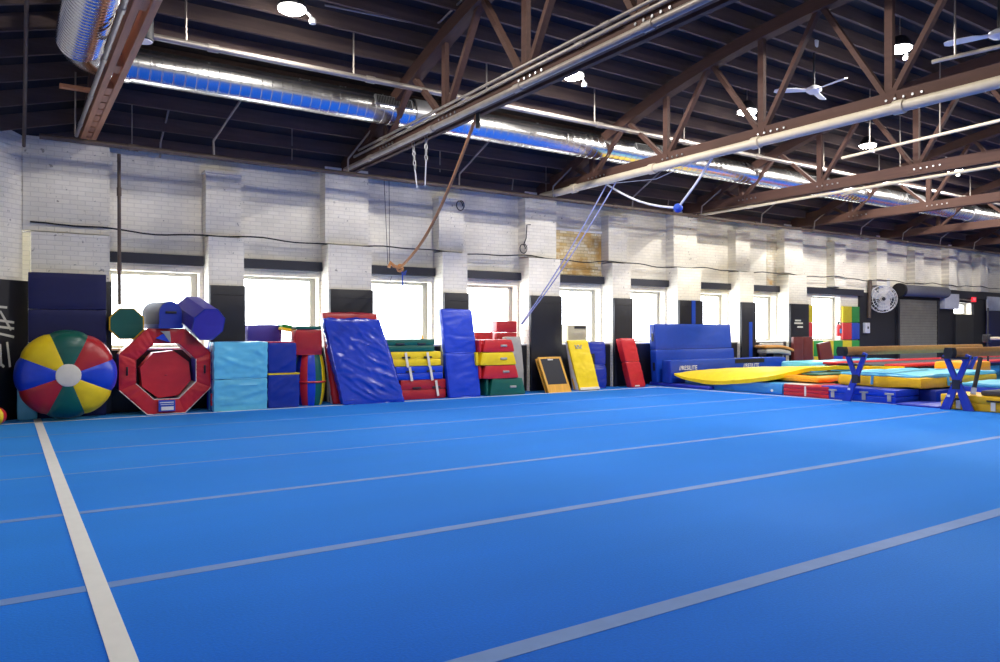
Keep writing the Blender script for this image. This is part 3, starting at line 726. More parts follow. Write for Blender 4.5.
# red and yellow ball cut by the left edge
c = PZ(-3, 424, 0); c = Vector((XU(-4, 12.9), 12.9, .13))
t = thing('small_ball', 'small red and yellow ball cut off by the left edge', 'ball', (c.x, c.y, .003))
for q in range(8):
    g = MB(); vs = []; n = 4
    for i in range(11):
        th = math.pi * i / 10
        for k in range(n + 1):
            an = (q + k / n) * math.pi / 4; vs.append((.13 * math.sin(th) * math.cos(an), .13 * math.sin(th) * math.sin(an), .13 - .13 * math.cos(th)))
    g.add(vs, [(i * (n + 1) + k, i * (n + 1) + k + 1, (i + 1) * (n + 1) + k + 1, (i + 1) * (n + 1) + k) for i in range(10) for k in range(n)]).build('gore', 'v_red' if q % 2 else 'v_yellow', t)

# octagon helpers
def octo(ap, cx=0, cz=0, rot=0, squash=1.0):
    rr = ap / math.cos(math.pi / 8); return [(cx + rr * math.cos(math.pi / 8 + rot + q * math.pi / 4), cz + rr * squash * math.sin(math.pi / 8 + rot + q * math.pi / 4)) for q in range(8)]
# red octagon ring
yF = 13.2; rx_ = XU(166.5, yF); ap = .69
t = thing('octagon_ring', 'big red octagonal foam ring standing on edge', 'octagon mat', (rx_, yF, .003))
out, inn = octo(ap, 0, ap), octo(.455, -.0, ap + .005)
D = .40
for q in range(8):
    q2 = (q + 1) % 8; ang = math.pi / 8 + q * math.pi / 4
    g = MB()
    rows = []
    n1, n2 = 22, 12
    for i in range(n1 + 1):
        for j in range(n2 + 1):
            u_, v_ = i / n1, j / n2
            o1 = Vector((out[q][0], out[q][1])).lerp(Vector((out[q2][0], out[q2][1])), u_); i1 = Vector((inn[q][0], inn[q][1])).lerp(Vector((inn[q2][0], inn[q2][1])), u_)
            p = i1.lerp(o1, v_); puff = .012 * (1 - (2 * u_ - 1) ** 4) * (1 - (2 * v_ - 1) ** 4) + .009 * (1 - 2 * abs(noise.noise(Vector((u_ * 6 + q * 3.7, v_ * 1.2, 2))))) ** 2 * (1 - (2 * u_ - 1) ** 8)
            rows.append((p.x, -puff, p.y))
    fs = [(i * (n2 + 1) + j, (i + 1) * (n2 + 1) + j, (i + 1) * (n2 + 1) + j + 1, i * (n2 + 1) + j + 1) for i in range(n1) for j in range(n2)]
    g.add(rows, fs); g.build('face_panel', 'v_red', t)
    g = MB(); m_ = (Vector((out[q][0], 0, out[q][1])), Vector((out[q2][0], 0, out[q2][1])), Vector((inn[q2][0], 0, inn[q2][1])), Vector((inn[q][0], 0, inn[q][1]))); dv = Vector((0, D, 0))
    g.add([m_[0], m_[1], m_[1] + dv, m_[0] + dv, m_[2], m_[3], m_[3] + dv, m_[2] + dv], [(0, 1, 2, 3), (2, 7, 6, 3)])
    g.build('outer_side', 'v_blue_deep' if q % 2 else 'v_red_dark', t, smooth=False)
    g = MB(); g.add([m_[2], m_[3], m_[3] + dv, m_[2] + dv], [(0, 1, 2, 3)]); g.build('inner_side', 'v_violet' if q % 2 else 'v_white', t, smooth=False)
    e = MB().sweep([m_[0] + Vector((0, -.002, 0)), m_[1] + Vector((0, -.002, 0))], .008, 5).sweep([m_[2] + Vector((0, -.002, 0)), m_[3] + Vector((0, -.002, 0))], .008, 5); e.build('piping', 'v_cream' if q > 3 else 'v_red_dark', t)
for sx in (-1, 1): MB().soft(sx * .585 - .014, sx * .585 + .014, -.055, -.03, ap - .05, ap + .09, .006, 3).build('handle', 'black', t)
MB().prism([(-.17, ap + .54), (.04, ap + .475), (-.055, ap + .615)], -.055, -.028).build('blue_triangle', 'v_blue', t, smooth=False)
MB().prism([(-.10, ap + .655), (.045, ap + .655), (.06, ap + .48), (.043, ap + .476), (-.05, ap + .618)], -.05, -.02).build('white_flash', 'v_grey', t, smooth=False)
lb = MB().box(-.125, .125, -.05, -.03, .045, .225).build('label_patch', 'strap_blue', t, smooth=False, label='blue and white label')
for q, (z0, z1) in enumerate(((.18, .195), (.15, .16), (.06, .12))): MB().box(-.11 + .012 * q, .10, -.056, -.049, z0, z1).build('label_print', 'tape_white', lb, smooth=False)
# inner red octagon
hz = ap + .005 - .455
t = thing('octagon_tumbler', 'smaller red octagonal tumbler resting inside the ring', 'octagon mat', (rx_ + .01, yF + .12, .003 + hz + .012))
poly = octo(.372, 0, .372, R(6)); zmin = min(p[1] for p in poly); poly = [(a, b - zmin) for a, b in poly]
g = MB().prism(poly, 0, .27).build('body', 'v_red', t, smooth=False)
MB().soft(-.02, .02, -.012, .0, .36, .38, .004, 2).build('front_tuck', 'v_red_dark', t)
# green octagon tumbler wedged between ring and ledge
c = PY(127, 323.6, 13.40)
t = thing('octagon_tumbler', 'small green octagonal tumbler with yellow rim beside the window', 'octagon mat', tuple(c))
MB().prism(octo(.245), .02, .20).build('body', 'v_yellow', t, smooth=False); MB().prism(octo(.235), 0, .03).build('end_face', 'v_green', t, smooth=False)
MB().prism(octo(.252), .012, .034).build('rim', 'v_mustard', t, smooth=False)
# dark-blue arched block on the ring
c = PY(170.5, 326, 13.15); c.z = ap * 2 + .012
t = thing('arched_block', 'dark blue arch-shaped foam block lying on top of the red ring', 'foam block', tuple(c), R(15))
poly = [(-.19, 0), (.19, 0), (.19, .25)] + [(.19 * math.cos(q), .25 + .19 * math.sin(q)) for q in [math.pi * i / 12 for i in range(1, 12)]] + [(-.19, .25)]
MB().prism(poly, -.0, .62).build('body', 'v_navy', t); MB().prism([(a * .97, b * .97 + .005) for a, b in poly], -.012, .0).build('end_face', 'v_blue_deep', t, smooth=False)
MB().soft(-.09, .09, -.035, -.01, .24, .28, .01, 3).build('handle', 'black', t)
MB().box(-.2, .2, -.02, .63, 0.0, .07).build('base_flap', 'v_blue_deep', t, smooth=False)
# violet octagon tumbler
c = PY(208.5, 324.5, 12.98)
t = thing('octagon_tumbler', 'violet octagonal tumbler lying slanted over the ring by the pad', 'octagon mat', tuple(c), R(16), R(20))
MB().prism(octo(.265), 0, .66).build('body', 'v_violet', t, smooth=False); MB().prism(octo(.255), -.012, 0).build('end_face', 'v_violet', t, smooth=False)
for q in range(8):
    p1_, p2_ = octo(.265)[q], octo(.265)[(q + 1) % 8]
    MB().sweep([(p1_[0], -.006, p1_[1]), (p2_[0], -.006, p2_[1])], .009, 5).build('piping', 'v_blue_deep', t)

# cyan folded mat
a, b, zt, _ = rect(213, 267, 342, 410, 13.05); hw = (b - a) / 2
t = thing('folding_mat', 'bright cyan folded mat standing left of the blue cubes', 'mat', ((a + b) / 2, 13.12, .003), R(3), R(2))
zm = zt * .46
for z0, z1, sd in ((0, zm, 3), (zm, zt, 5)): MB().soft(-hw, hw, -.08, .06, z0 + .002, z1 - .002, .015, 40, .006, .006, 3.2, sd, .016, [0, 0, 0, 8, 0, -10][sd]).build('panel', 'v_cyan', t)
for q in range(3): MB().soft(-hw + .005, hw - .005, .065 + q * .10, .155 + q * .10, 0, zt - .01, .02, 6, .008, .006).build('panel', ['v_blue_deep', 'v_cyan', 'v_blue'][q], t)
lb = MB().box(-hw - .022, -hw - .004, .0, .05, .1, .3).build('side_label', 'v_red', t, smooth=False)
# blue cubes
a, b, zt, zb = rect(269, 300, 374, 406, 13.05)
lo = mat1('foam_cube', 'lower blue quilted foam cube with yellow top edge', 'foam block', a, b, 13.08, 13.58, zt, 'v_blue_deep', r=.025, bulge=.008, wr=.004, group='stacked blue cubes', crease=.010, ang=40)
MB().box(-(b - a) / 2 - .004, (b - a) / 2 + .004, -.254, .25, zt - .015, zt + .012).build('trim', 'v_yellow', lo, smooth=False)
a2, b2, zt2, _ = rect(269, 297, 342, 373, 13.05)
up = mat1('foam_cube', 'upper blue quilted foam cube with red top edge', 'foam block', a2, b2, 13.08, 13.62, zt2 - zt - .03, 'v_blue_deep', z0=zt + .018, r=.025, bulge=.008, wr=.004, group='stacked blue cubes', crease=.010, ang=35)
MB().box(-(b2 - a2) / 2 + .01, (b2 - a2) / 2 - .01, -.262, .26, zt2 - zt - .03, zt2 - zt - .012).build('trim', 'v_red', up, smooth=False)
# striped drum with red belt
a, b, zt, zb = rect(299.5, 327.5, 355, 403, 13.2); hw = (b - a) / 2
t = thing('striped_drum', 'round drum mat with red, blue, green and yellow upright stripes', 'drum mat', ((a + b) / 2, 13.40, .003))
pr = [(.74, 0), (.82, .05), (.95, .25), (1.0, .5), (.95, .75), (.82, .95), (.74, 1)]; scq = ['v_blue_deep', 'v_red', 'v_blue', 'v_green', 'v_yellow', 'v_red', 'v_blue', 'v_green', 'v_yellow', 'v_red', 'v_blue', 'v_green']
for q in range(12):
    g = MB(); n = 3; vs = []
    for r_, h in [(a_ * 1.06, b_) for a_, b_ in pr]:
        for k in range(n + 1):
            an = R(-178) + (q + k / n) * math.pi / 6; vs.append((hw * r_ * math.cos(an), .26 * r_ * math.sin(an), h * zt))
    vs += [(0, 0, zt)]; L0 = (len(pr) - 1) * (n + 1)
    g.add(vs, [(i * (n + 1) + k, i * (n + 1) + k + 1, (i + 1) * (n + 1) + k + 1, (i + 1) * (n + 1) + k) for i in range(len(pr) - 1) for k in range(n)] + [(L0 + k, L0 + k + 1, len(vs) - 1) for k in range(n)]).build('stripe', scq[q], t)
zz = ZV(382, (a + b) / 2, 13.2); MB().sweep([(hw * 1.065 * math.cos(q * math.pi / 12), .28 * math.sin(q * math.pi / 12), zz) for q in range(25)], .018, 6, closed_ends=False).build('belt', 'v_red', t)
drum_top = zt
# red block with green top on the drum
a, b, zt, zb = rect(296, 322, 330, 355, 13.2)
t = thing('foam_block', 'dark red foam block with green lid sitting on the striped drum', 'foam block', ((a + b) / 2, 13.42, drum_top + .004))
hh = zt - drum_top; hw = (b - a) / 2
MB().soft(-hw, hw, -.22, .08, 0, hh, .02, 6, .01, .006).build('body', 'v_red_dark', t); MB().soft(-hw + .005, hw - .005, -.215, .08, hh + .004, hh + .065, .015, 6).build('lid', 'v_green', t)
# blue foam block on the ledge, green and yellow slab beside it
a, b, zt, zb = rect(248, 281, 325, 341, YW + .05)
t = mat1('foam_block', 'blue foam block on the window ledge above the cubes', 'foam block', a, b, YW + .02, YR + .14, zt - SILL - .005, 'v_violet', z0=SILL + .003, r=.02)
seam(t, (-(b - a) / 2, -.175, .12), ((b - a) / 2, -.175, .12))
p = PY(287, 331, YW - .1)
t = thing('foam_slab', 'small yellow and pale green slab bridging the blue and red blocks', 'foam block', (p.x, YW - .05, p.z), 0, 0, None, R(10))
MB().soft(-.13, .13, -.15, .15, 0, .05, .012, 4).build('lower_layer', 'v_yellow', t); MB().soft(-.13, .13, -.15, .15, .053, .11, .012, 4).build('upper_layer', 'q_green', t)

def lean_mat(name, label, u0, u1, v0, v1, Yb, lean, thick, m, crease=.008, ang=10, side=None, shear=0, seg=14, wr=.012, bulge=.02, r=.03, back=0, seed=1, parts=None, group=None, z0=.003, fr=3.0):
    """mat leaning on the wall: front-bottom edge at Yb, leaning back by `lean` degrees; sizes from the photo reading"""
    xa, xb = XU(u0, Yb), XU(u1, Yb); xm = (xa + xb) / 2
    zt = ZV(v0, xm, Yb + math.sin(R(lean)) * 1.2); L_ = (zt - z0) / math.cos(R(lean))
    zo = z0 + thick * math.sin(R(lean))
    t = thing(name, label, 'mat', (xm, Yb, z0), 0, R(-lean), group, R(shear))
    hw = (xb - xa) / 2
    zs = parts or [0, 1]
    for i, (p_, q_) in enumerate(zip(zs[:-1], zs[1:])):
        MB().soft(-hw, hw, 0, thick, p_ * L_ + .002, q_ * L_ - .002, r, 30 if crease else seg, bulge, wr * .5, fr, seed + i, crease, ang).build('panel' if parts else 'cover', m, t)
    return t, hw, L_
# red mat and big blue crash mat leaning
t, hw, L_ = lean_mat('crash_mat', 'red mat with white back leaning behind the big blue crash mat', 334, 388, 313, 402, 13.2, 5, .10, 'v_red_dark', seed=2)
MB().soft(-hw - .0, hw, .103, .20, .0, L_ - .01, .03, 8).build('backing', 'v_white', t)
for v_ in t.children:
    for v in v_.data.vertices: v.co.x -= .16 * v.co.z / L_
a, b = XU(343, 12.98), XU(404, 12.98)
zt = ZV(319, XU(350, 13.2), 13.2)
t = thing('crash_mat', 'big shiny blue crash mat leaning in front of the red mat', 'mat', ((a + b) / 2, 12.95, .004), 0, R(-7), None, R(0))
hw = (b - a) / 2; g = MB().soft(-hw, hw, 0, .17, 0, zt / math.cos(R(7)), .03, 46, .015, .015, 2.4, 4, .022, -32)
for v in g.v: v.x = v.x * (1 - .10 * v.z / zt) - .36 * v.z / zt
g.build('cover', 'v_blue_gloss', t)
seam(t, (-hw + .02, .004, .08), (hw - .02, .004, .08), .007, 'v_blue_deep'); pass

# stack of four folded mats with straps
Yf = 13.22; zprev = .003
rows = [('red', 'v_red_dark', 401, 446, 379.5, 397), ('blue', 'v_blue', 396, 443, 366, 379), ('yellow', 'v_yellow', 391, 441, 351.5, 366), ('green', 'v_green', 385, 434.5, 339, 351)]
words = {'red': 'bottom red folded mat of the strapped stack of four', 'blue': 'blue folded mat second from bottom of the strapped stack', 'yellow': 'yellow folded mat on the blue one in the strapped stack', 'green': 'green folded mat topping the strapped stack'}
for i, (cn, m, u0, u1, v0, v1) in enumerate(rows):
    a, b, zt, _ = rect(u0, u1, v0, v1, Yf); hw = (b - a) / 2; hh = zt - zprev - .004
    t = thing('folded_mat', words[cn], 'mat', ((a + b) / 2, Yf + .18, zprev), group='strapped stack of mats')
    MB().soft(-hw, hw, -.18, .18, 0, hh * .5 - .002, .02, 8, .004, .006, 3, i).build('lower_fold', m, t); MB().soft(-hw, hw, -.18, .18, hh * .5, hh, .02, 8, .008, .008, 3, i + 9).build('upper_fold', m, t)
    for fx in (-.42, .45):
        hx = fx * hw if i else (fx + .1) * hw
        MB().soft(hx - .09, hx + .09, -.205, -.18, hh * .55, hh * .55 + .035, .008, 3).build('handle', 'dark_metal', t)
        if i < 3 and (cn != 'red' or fx > 0): MB().bar((hx - .02, -.21, hh * .95), (hx + .03, -.212, -.02 if i else .05), .05, .006, (0, 1, 0)).build('strap', 'v_cream', t, smooth=False)
    zprev = zt
stack_top = zprev
cx = XU(424.5, YW); t = thing('small_cone', 'tiny orange cone on the window ledge over the green mat', 'cone', (cx, YW + .1, SILL + .002))
MB().lathe([(.09, 0), (.09, .012), (.06, .015), (.012, .2), (.0, .2)], 14).build('body', 'v_orange', t)
a, b = XU(392, YW), XU(418, YW)
t = thing('flat_tray', 'thin yellow and pale tray lying on the ledge above the strapped stack', 'tray', ((a + b) / 2, YW + .1, SILL + .002))
MB().soft(-.27, .0, -.06, .08, 0, .03, .008, 3).build('yellow_half', 'v_mustard', t); MB().soft(.003, .27, -.06, .08, 0, .025, .008, 3).build('pale_half', 'v_sky', t)
# tall blue mat
t, hw, L_ = lean_mat('folding_mat', 'tall two-panel blue mat leaning between the mat stacks', 450, 481, 309, 393, 13.12, 7, .12, 'v_blue', parts=[0, .5, 1], seed=6, bulge=.012)
for v_ in [c for c in t.children]:
    for v in v_.data.vertices: v.co.x -= .09 * v.co.z / L_
# trapezoid vault-box stack
zprev = .003; Yf = 13.1
rows = [('green', 'v_green', 491, 525, 378, 392, .0), ('red', 'v_red', 484, 518, 365, 378, 0), ('yellow', 'v_yellow', 481, 516, 352, 365, 0), ('red', 'v_red', 484, 514, 339.5, 353, 0)]
words = ['green bottom section of the trapezoid vault stack', 'lower red section of the trapezoid vault stack', 'yellow section of the trapezoid vault stack', 'topmost red section of the trapezoid vault stack']
for i, (cn, m, u0, u1, v0, v1, _) in enumerate(rows):
    a, b, zt, _z = rect(u0, u1, v0, v1, Yf); hw = (b - a) / 2; hh = zt - zprev - .004
    t = thing('vault_section', words[i], 'foam block', ((a + b) / 2, Yf + .3, zprev), group='trapezoid vault stack')
    g = MB().soft(-hw - .02, hw + .02, -.3, .18, 0, hh, .025, 8, .006, .008, 3, i)
    for v in g.v:
        k_ = 1 - .16 * v.z / hh; v.x *= k_; v.y = v.y * (1 - .06 * v.z / hh)
    g.build('body', m, t)
    MB().soft(hw * .1, hw * .1 + .16, -.318, -.28, hh * .42, hh * .42 + .045, .012, 3).build('handle', 'v_grey', t)
    MB().soft(-hw - .09, -hw - .025, -.25, .18, 0, hh, .02, 4, .004, .004).build('rear_flap', m, t)
    zprev = zt
# red boxes on the ledge
for u0, u1, v0, lb, n_lay in ((476, 493, 332, 'low flat red box on the ledge above the vault stack', 1), (497, 517, 321, 'tall stack-like red box on the ledge above the vault stack', 2)):
    a, b = XU(u0, YW - .0), XU(u1, YW - .0); zt = ZV(v0, (a + b) / 2, YW); hw = (b - a) / 2
    t = thing('red_box', lb, 'box', ((a + b) / 2, YW + .14, SILL + .002), group='red boxes on the ledge')
    hh = (zt - SILL) / n_lay
    for q in range(n_lay): MB().soft(-hw, hw, -.14, .14, q * hh + .001, (q + 1) * hh - .003, .015, 4).build('layer', 'v_red_dark', t)
# grey curved mat
a, b = XU(515, 13.3), XU(530, 13.3); zt = ZV(337, (a + b) / 2, 13.5)
t = thing('foam_wedge', 'pale grey curved mat standing right of the vault stack', 'mat', ((a + b) / 2, 13.55, .003))
g = MB().soft(-.22, .17, -.08, .1, 0, zt, .03, 10, .01, .004)
for v in g.v: v.x -= .06 * (v.z / zt) ** 2; v.y += .05 * v.z / zt
g.build('cover', 'v_grey', t)
# springboards
def springboard(u0, u1, v0, v1, Y, label, lean):
    a, b = XU(u0, Y), XU(u1, Y); hw = (b - a) / 2; zt = ZV(v0, (a + b) / 2, Y + .2); L_ = zt / math.cos(R(lean))
    t = thing('springboard', label, 'springboard', ((a + b) / 2, Y, .006), 0, R(-lean), 'springboards')
    MB().box(-hw, hw, .0, .035, 0, .18).build('front_board', 'board_wood', t, smooth=False)
    for sx in (-1, 1): MB().box(sx * hw - .05 if sx > 0 else -hw, sx * hw if sx > 0 else -hw + .05, 0, .035, .18, L_ - .04).build('side_rail', 'board_wood', t, smooth=False)
    MB().box(-hw, hw, 0, .035, L_ - .04, L_).build('top_rail', 'board_wood', t, smooth=False)
    MB().box(-hw + .05, hw - .05, .004, .04, .18, L_ - .04).build('carpet_top', 'charcoal', t, smooth=False)
    MB().box(-.07, .07, -.006, .0, L_ - .075, L_ - .05).build('maker_plate', 'v_cream', t, smooth=False)
    MB().box(-hw, hw, .10, .125, .02, L_ - .02).build('bottom_board', 'board_wood', t, smooth=False)
    for q in range(4):
        sp = [(-hw * .7 + hw * .46 * q + .03 * math.cos(i * .8), .04 + .06 * i / 24, .25 + .03 * math.sin(i * .8)) for i in range(25)]
        MB().sweep(sp, .006, 5).build('spring', 'steel', t)
    for v_ in t.children:
        v_.data.transform(Matrix.Shear('XZ', 4, (0, 0))) if False else None
        for v in v_.data.vertices: v.co.x -= .17 * v.co.z / L_
    return t
springboard(549, 568, 357, 389, 13.25, 'rear wooden springboard, mostly hidden behind the front one', 13)
springboard(549, 571.5, 357, 389.5, 13.02, 'front wooden springboard with black carpet top leaning on the wall', 13)
# yellow wedge mat
t, hw, L_ = lean_mat('wedge_mat', 'yellow incline mat with white side leaning by the springboards', 580, 600, 340, 387, 13.12, 10, .05, 'v_yellow', seed=8, bulge=.01)
g = MB().soft(-hw - .0, hw, .053, .28, .0, L_ - .01, .03, 8)
for v in g.v: v.y = .053 + (v.y - .053) * (1 - .85 * v.z / L_)
g.build('white_side', 'v_white', t)
lg = MB().box(-.13, .05, -.018, -.008, L_ * .83, L_ * .84).bar((-.13, -.012, L_ * .90), (-.09, -.012, L_ * .84), .02, .008, (0, 1, 0)).bar((-.04, -.012, L_ * .90), (-.08, -.012, L_ * .84), .02, .008, (0, 1, 0)).bar((-.03, -.012, L_ * .90), (.0, -.012, L_ * .84), .02, .008, (0, 1, 0)).bar((.06, -.012, L_ * .90), (.02, -.012, L_ * .84), .02, .008, (0, 1, 0)); lg.build('printed_emblem', 'v_grey', t, smooth=False)
MB().soft(-hw + .01, hw - .01, -.02, -.005, .01, .07, .005, 4).build('hem', 'v_cream', t)
MB().box(-hw - .01, -hw + .0, .14, .18, .05, .3).build('velcro_strip', 'v_mustard', t, smooth=False)
for v_ in t.children:
    for v in v_.data.vertices: v.co.x -= .20 * v.co.z / L_
t, hw, L_ = lean_mat('folding_mat', 'dark blue mat standing behind the yellow incline mat', 591, 606.5, 342, 386, 13.4, 3, .12, 'v_blue_deep', parts=[0, .5, 1], seed=3)
MB().box(-hw + .02, -hw + .12, -.03, -.01, L_ * .1, L_ * .75).build('velcro_strip', 'black', t, smooth=False)
# window air conditioner
a, b = XU(566, YR), XU(585, YR); zt = ZV(325, (a + b) / 2, YR); hw = (b - a) / 2
t = thing('air_conditioner', 'beige window air conditioner in the fifth window', 'air conditioner', ((a + b) / 2, YR + .05, SILL + .002))
MB().soft(-hw, hw, -.12, .18, 0, zt - SILL, .015, 4).build('case', 'ac_beige', t)
for q in range(9): MB().box(-hw + .04, hw - .04, -.13, -.118, .05 + q * .022, .06 + q * .022).build('louvre', 'ac_beige', t, smooth=False)
MB().box(-hw + .2, hw - .04, -.13, -.118, zt - SILL - .09, zt - SILL - .03).build('control_panel', 'dark_metal', t, smooth=False)
# red leaning mat
t, hw, L_ = lean_mat('folding_mat', 'red two-panel mat leaning on the wall right of the yellow one', 632, 646, 338, 384, 13.18, 8, .18, 'v_red', parts=[0, .52, 1], seed=11, bulge=.008, wr=.004)
for v_ in t.children:
    for v in v_.data.vertices: v.co.x -= .22 * v.co.z / L_
MB().box(-hw + .1, -hw + .25, -.006, .0, .02, .05).build('tag', 'v_cream', t, smooth=False)

# ---------------------------------------------------------------- right-hand side of the hall
XN = 13.62
mat1('floor_mat', 'thin violet-blue mat on the floor at the carpet corner', 'mat', 13.45, 17.0, 11.7, 13.6, .08, 'v_floor_violet', r=.02, wr=.002)
# large blue mat on edge
a, b = XU(658, 13.25), XU(736, 13.25); zt = ZV(324, (a + b) / 2, 13.4)
t = thing('crash_mat', 'large royal-blue crash mat standing on edge against the wall', 'mat', ((a + b) / 2, 13.27, .085), 0, R(-4))
hw = (b - a) / 2; zt -= .085
g = MB().soft(-hw, hw, 0, .20, 0, zt * .56, .02, 14, .004, .003).build('lower_panel', 'v_royal', t); MB().soft(-hw, hw - .08, 0.0, .20, zt * .56 + .004, zt, .02, 14, .004, .003).build('upper_panel', 'v_royal', t)
MB().box(-hw - .008, -hw + .004, .05, .12, zt * .2, zt * .34).build('velcro_strip', 'black', t, smooth=False); MB().box(-hw - .008, -hw + .004, .05, .12, zt * .7, zt * .84).build('velcro_strip', 'black', t, smooth=False)
# long low blue mat with white lettering
a, b = XU(671, 12.85), XU(786, 12.85); zt = ZV(358.5, (a + b) / 2, 12.85) - .085; hw = (b - a) / 2
t = thing('crash_mat', 'long low blue mat with white lettering in front of the large one', 'mat', ((a + b) / 2, 12.85, .085))
MB().soft(-hw, hw, 0, .30, 0, zt, .03, 16, .004, .004).build('cover', 'v_royal', t)
for u in (688, 751): text('lettering', '//RESILITE', .15, 'tape_white', t, Matrix.Translation((XU(u, 12.85) - (a + b) / 2, -.012, zt - .20)) @ RXF)
xa = XU(735, 12.85) - (a + b) / 2; xb = XU(764, 12.85) - (a + b) / 2; MB().box(xa, xb, -.012, -.002, zt - .12, zt - .02).build('velcro_strip', 'black', t, smooth=False)
# vaulting table
vx, vy = 18.1, 13.39
t = thing('vaulting_table', 'vaulting table with tan padded top edge beyond the long blue mat', 'vault table', (vx, vy, .003))
zt = ZV(345, vx, vy)
g = MB().soft(-.66, .62, -.21, .19, zt - .09, zt, .04, 10)
for v in g.v: v.z -= .12 * max(0, (v.x + .1) / .7) ** 2
g.build('padded_top', 'beam_leather', t)
g = MB().soft(-.58, .52, -.18, .16, zt - .24, zt - .095, .05, 8)
for v in g.v: v.z -= .10 * max(0, (v.x + .1) / .7) ** 2
g.build('under_body', 'v_grey', t)
MB().box(-.2, .2, -.12, .12, .06, zt - .22).build('pedestal', 'dark_metal', t, smooth=False); MB().box(-.5, .5, -.2, .18, 0, .06).build('base_frame', 'dark_metal', t, smooth=False)
a, b = XU(757, YW - .2), XU(780, YW - .2)
t = thing('grey_case', 'grey two-part case standing under the eighth window', 'case', ((a + b) / 2 + .2, 13.66, .003))
MB().soft(-.5, .0, -.05, .05, 0, 1.0, .02, 3).build('half', 'v_grey', t); MB().soft(.006, .5, -.05, .05, 0, 1.0, .02, 3).build('half', 'v_grey', t)
# maroon mats under the lettered pad
a, b = XU(789, 13.66), XU(808, 13.66); zt = ZV(337, (a + b) / 2, 13.66); hw = (b - a) / 2
t = thing('folding_mat', 'dark maroon two-panel mat standing under the lettered pad', 'mat', ((a + b) / 2, 13.53, .003))
for q in (-1, 1): MB().soft(min(0, q * hw) + .004, max(0, q * hw) - .004, -.04, .06, 0, zt, .015, 5, .004, .004).build('panel', 'v_maroon', t)
a, b = XU(816, 13.55), XU(829, 13.55)
t = thing('folding_mat', 'dark maroon mat leaning askew before the coloured squares', 'mat', ((a + b) / 2 + .08, 13.38, .003), 0, R(-6), None, R(-7))
MB().soft(-.32, .30, -.04, .06, 0, 1.02, .03, 6, .004, .004).build('cover', 'v_maroon', t); seam(t, (-.3, -.045, .5), (.28, -.045, .5), .006, 'black')
# fire extinguisher on the window
c = PY(839, 330, YR - .12)
t = thing('fire_extinguisher', 'red fire extinguisher hanging beside the ninth window', 'extinguisher', (c.x, YR - .10, c.z - .2))
MB().lathe([(.0, 0), (.075, .01), (.08, .05), (.08, .30), (.05, .37), (.025, .38), (.0, .38)], 16).build('cylinder', 'v_red', t); MB().lathe([(.03, .38), (.035, .46), (0, .47)], 10).build('valve', 'dark_metal', t)
MB().sweep([(.02, -.02, .44), (.11, -.03, .40), (.10, -.03, .2)], .012, 6).build('hose', 'black', t); MB().box(-.05, .05, -.086, -.078, .1, .24).build('label_patch', 'v_sky', t, smooth=False)
# wall fan on white board
c = PY(882, 299, YR - .3)
brd = tag(MB().soft(-.32, .36, -.02, .02, -.35, .72, .008, 3).build('fan_board', 'wall_cap'), 'white board on the wall behind the round cage fan', 'board'); place(brd, (XU(884, YR - .1), YR - .09, c.z))
t = thing('wall_fan', 'large round cage fan on the wall left of the roller shutter', 'fan', tuple(c), R(-42))
cg = MB()
for r_, dy in ((.44, .0), (.44, -.12), (.34, -.135), (.24, -.15), (.12, -.155)): cg.sweep([(r_ * math.cos(q * math.pi / 12), dy, r_ * math.sin(q * math.pi / 12)) for q in range(25)], .012, 5, closed_ends=False)
for q in range(24):
    an = q * math.pi / 12; cg.sweep([(.06 * math.cos(an), -.16, .06 * math.sin(an)), (.34 * math.cos(an), -.135, .34 * math.sin(an)), (.44 * math.cos(an), -.10, .44 * math.sin(an)), (.44 * math.cos(an), 0, .44 * math.sin(an))], .006, 4)
cg.build('cage', 'fan_white', t)
for q in range(3):
    an = q * 2 * math.pi / 3 + .5; MB().prism([(.05, -.05), (.36, -.14), (.40, .02), (.30, .14), (.05, .05)], -.07, -.055).xf(Matrix.Rotation(-an, 4, 'Y')).build('blade', 'paper', t, smooth=False)
MB().lathe([(.0, -.16), (.07, -.15), (.08, -.05), (.10, .02), (.08, .12), (0, .13)], 14, 'Y').build('motor', 'dark_metal', t)
MB().bar((0, .1, 0), (0, .2, -.02), .06, .06).build('bracket', 'dark_metal', t, smooth=False)
c = PY(868.5, 300, YR - .15); pipe('wall_post', 'slim brown conduit on the wall left of the cage fan', [PY(870, 280, YR - .1), PY(869, 318, YR - .1)], .06, 'pipe_brown')
bx = thing('switch_box', 'pale grey switch box on the dark wall below the fan', 'switch box', (XU(866, YR - .1), YR - .115, 1.45))
MB().soft(-.13, .13, -.05, .05, -.17, .17, .01, 3).build('case', 'paper', bx); MB().box(-.02, .02, -.07, -.05, -.03, .05).build('switch', 'dark_metal', bx, smooth=False)
# roller shutter
a, b = XU(898, YR - .08), XU(936, YR - .08); zt = ZV(300, (a + b) / 2, YR - .08)
t = thing('roller_shutter', 'closed grey roller shutter with drum housing', 'roller shutter', ((a + b) / 2, YR - .10, .003)); hw = (b - a) / 2
sl = MB(); nz = 26
for q in range(nz):
    z0 = zt * q / nz; sl.box(-hw, hw, -.015 if q % 2 else -.022, .02, z0 + .004, z0 + zt / nz - .002)
sl.build('slat_curtain', 'shutter', t, smooth=False)
for sx in (-1, 1): MB().box(sx * (hw + .05) - .05, sx * (hw + .05) + .05, -.05, .035, 0, zt).build('guide_rail', 'dark_metal', t, smooth=False)
rz_ = ZV(291.5, (a + b) / 2, YR - .3); MB().lathe([(.0, -hw - .2), (.2, -hw - .2), (.2, hw + .25), (0, hw + .25)], 20, 'X', (0, -.18, rz_)).build('drum_housing', 'housing_grey', t)
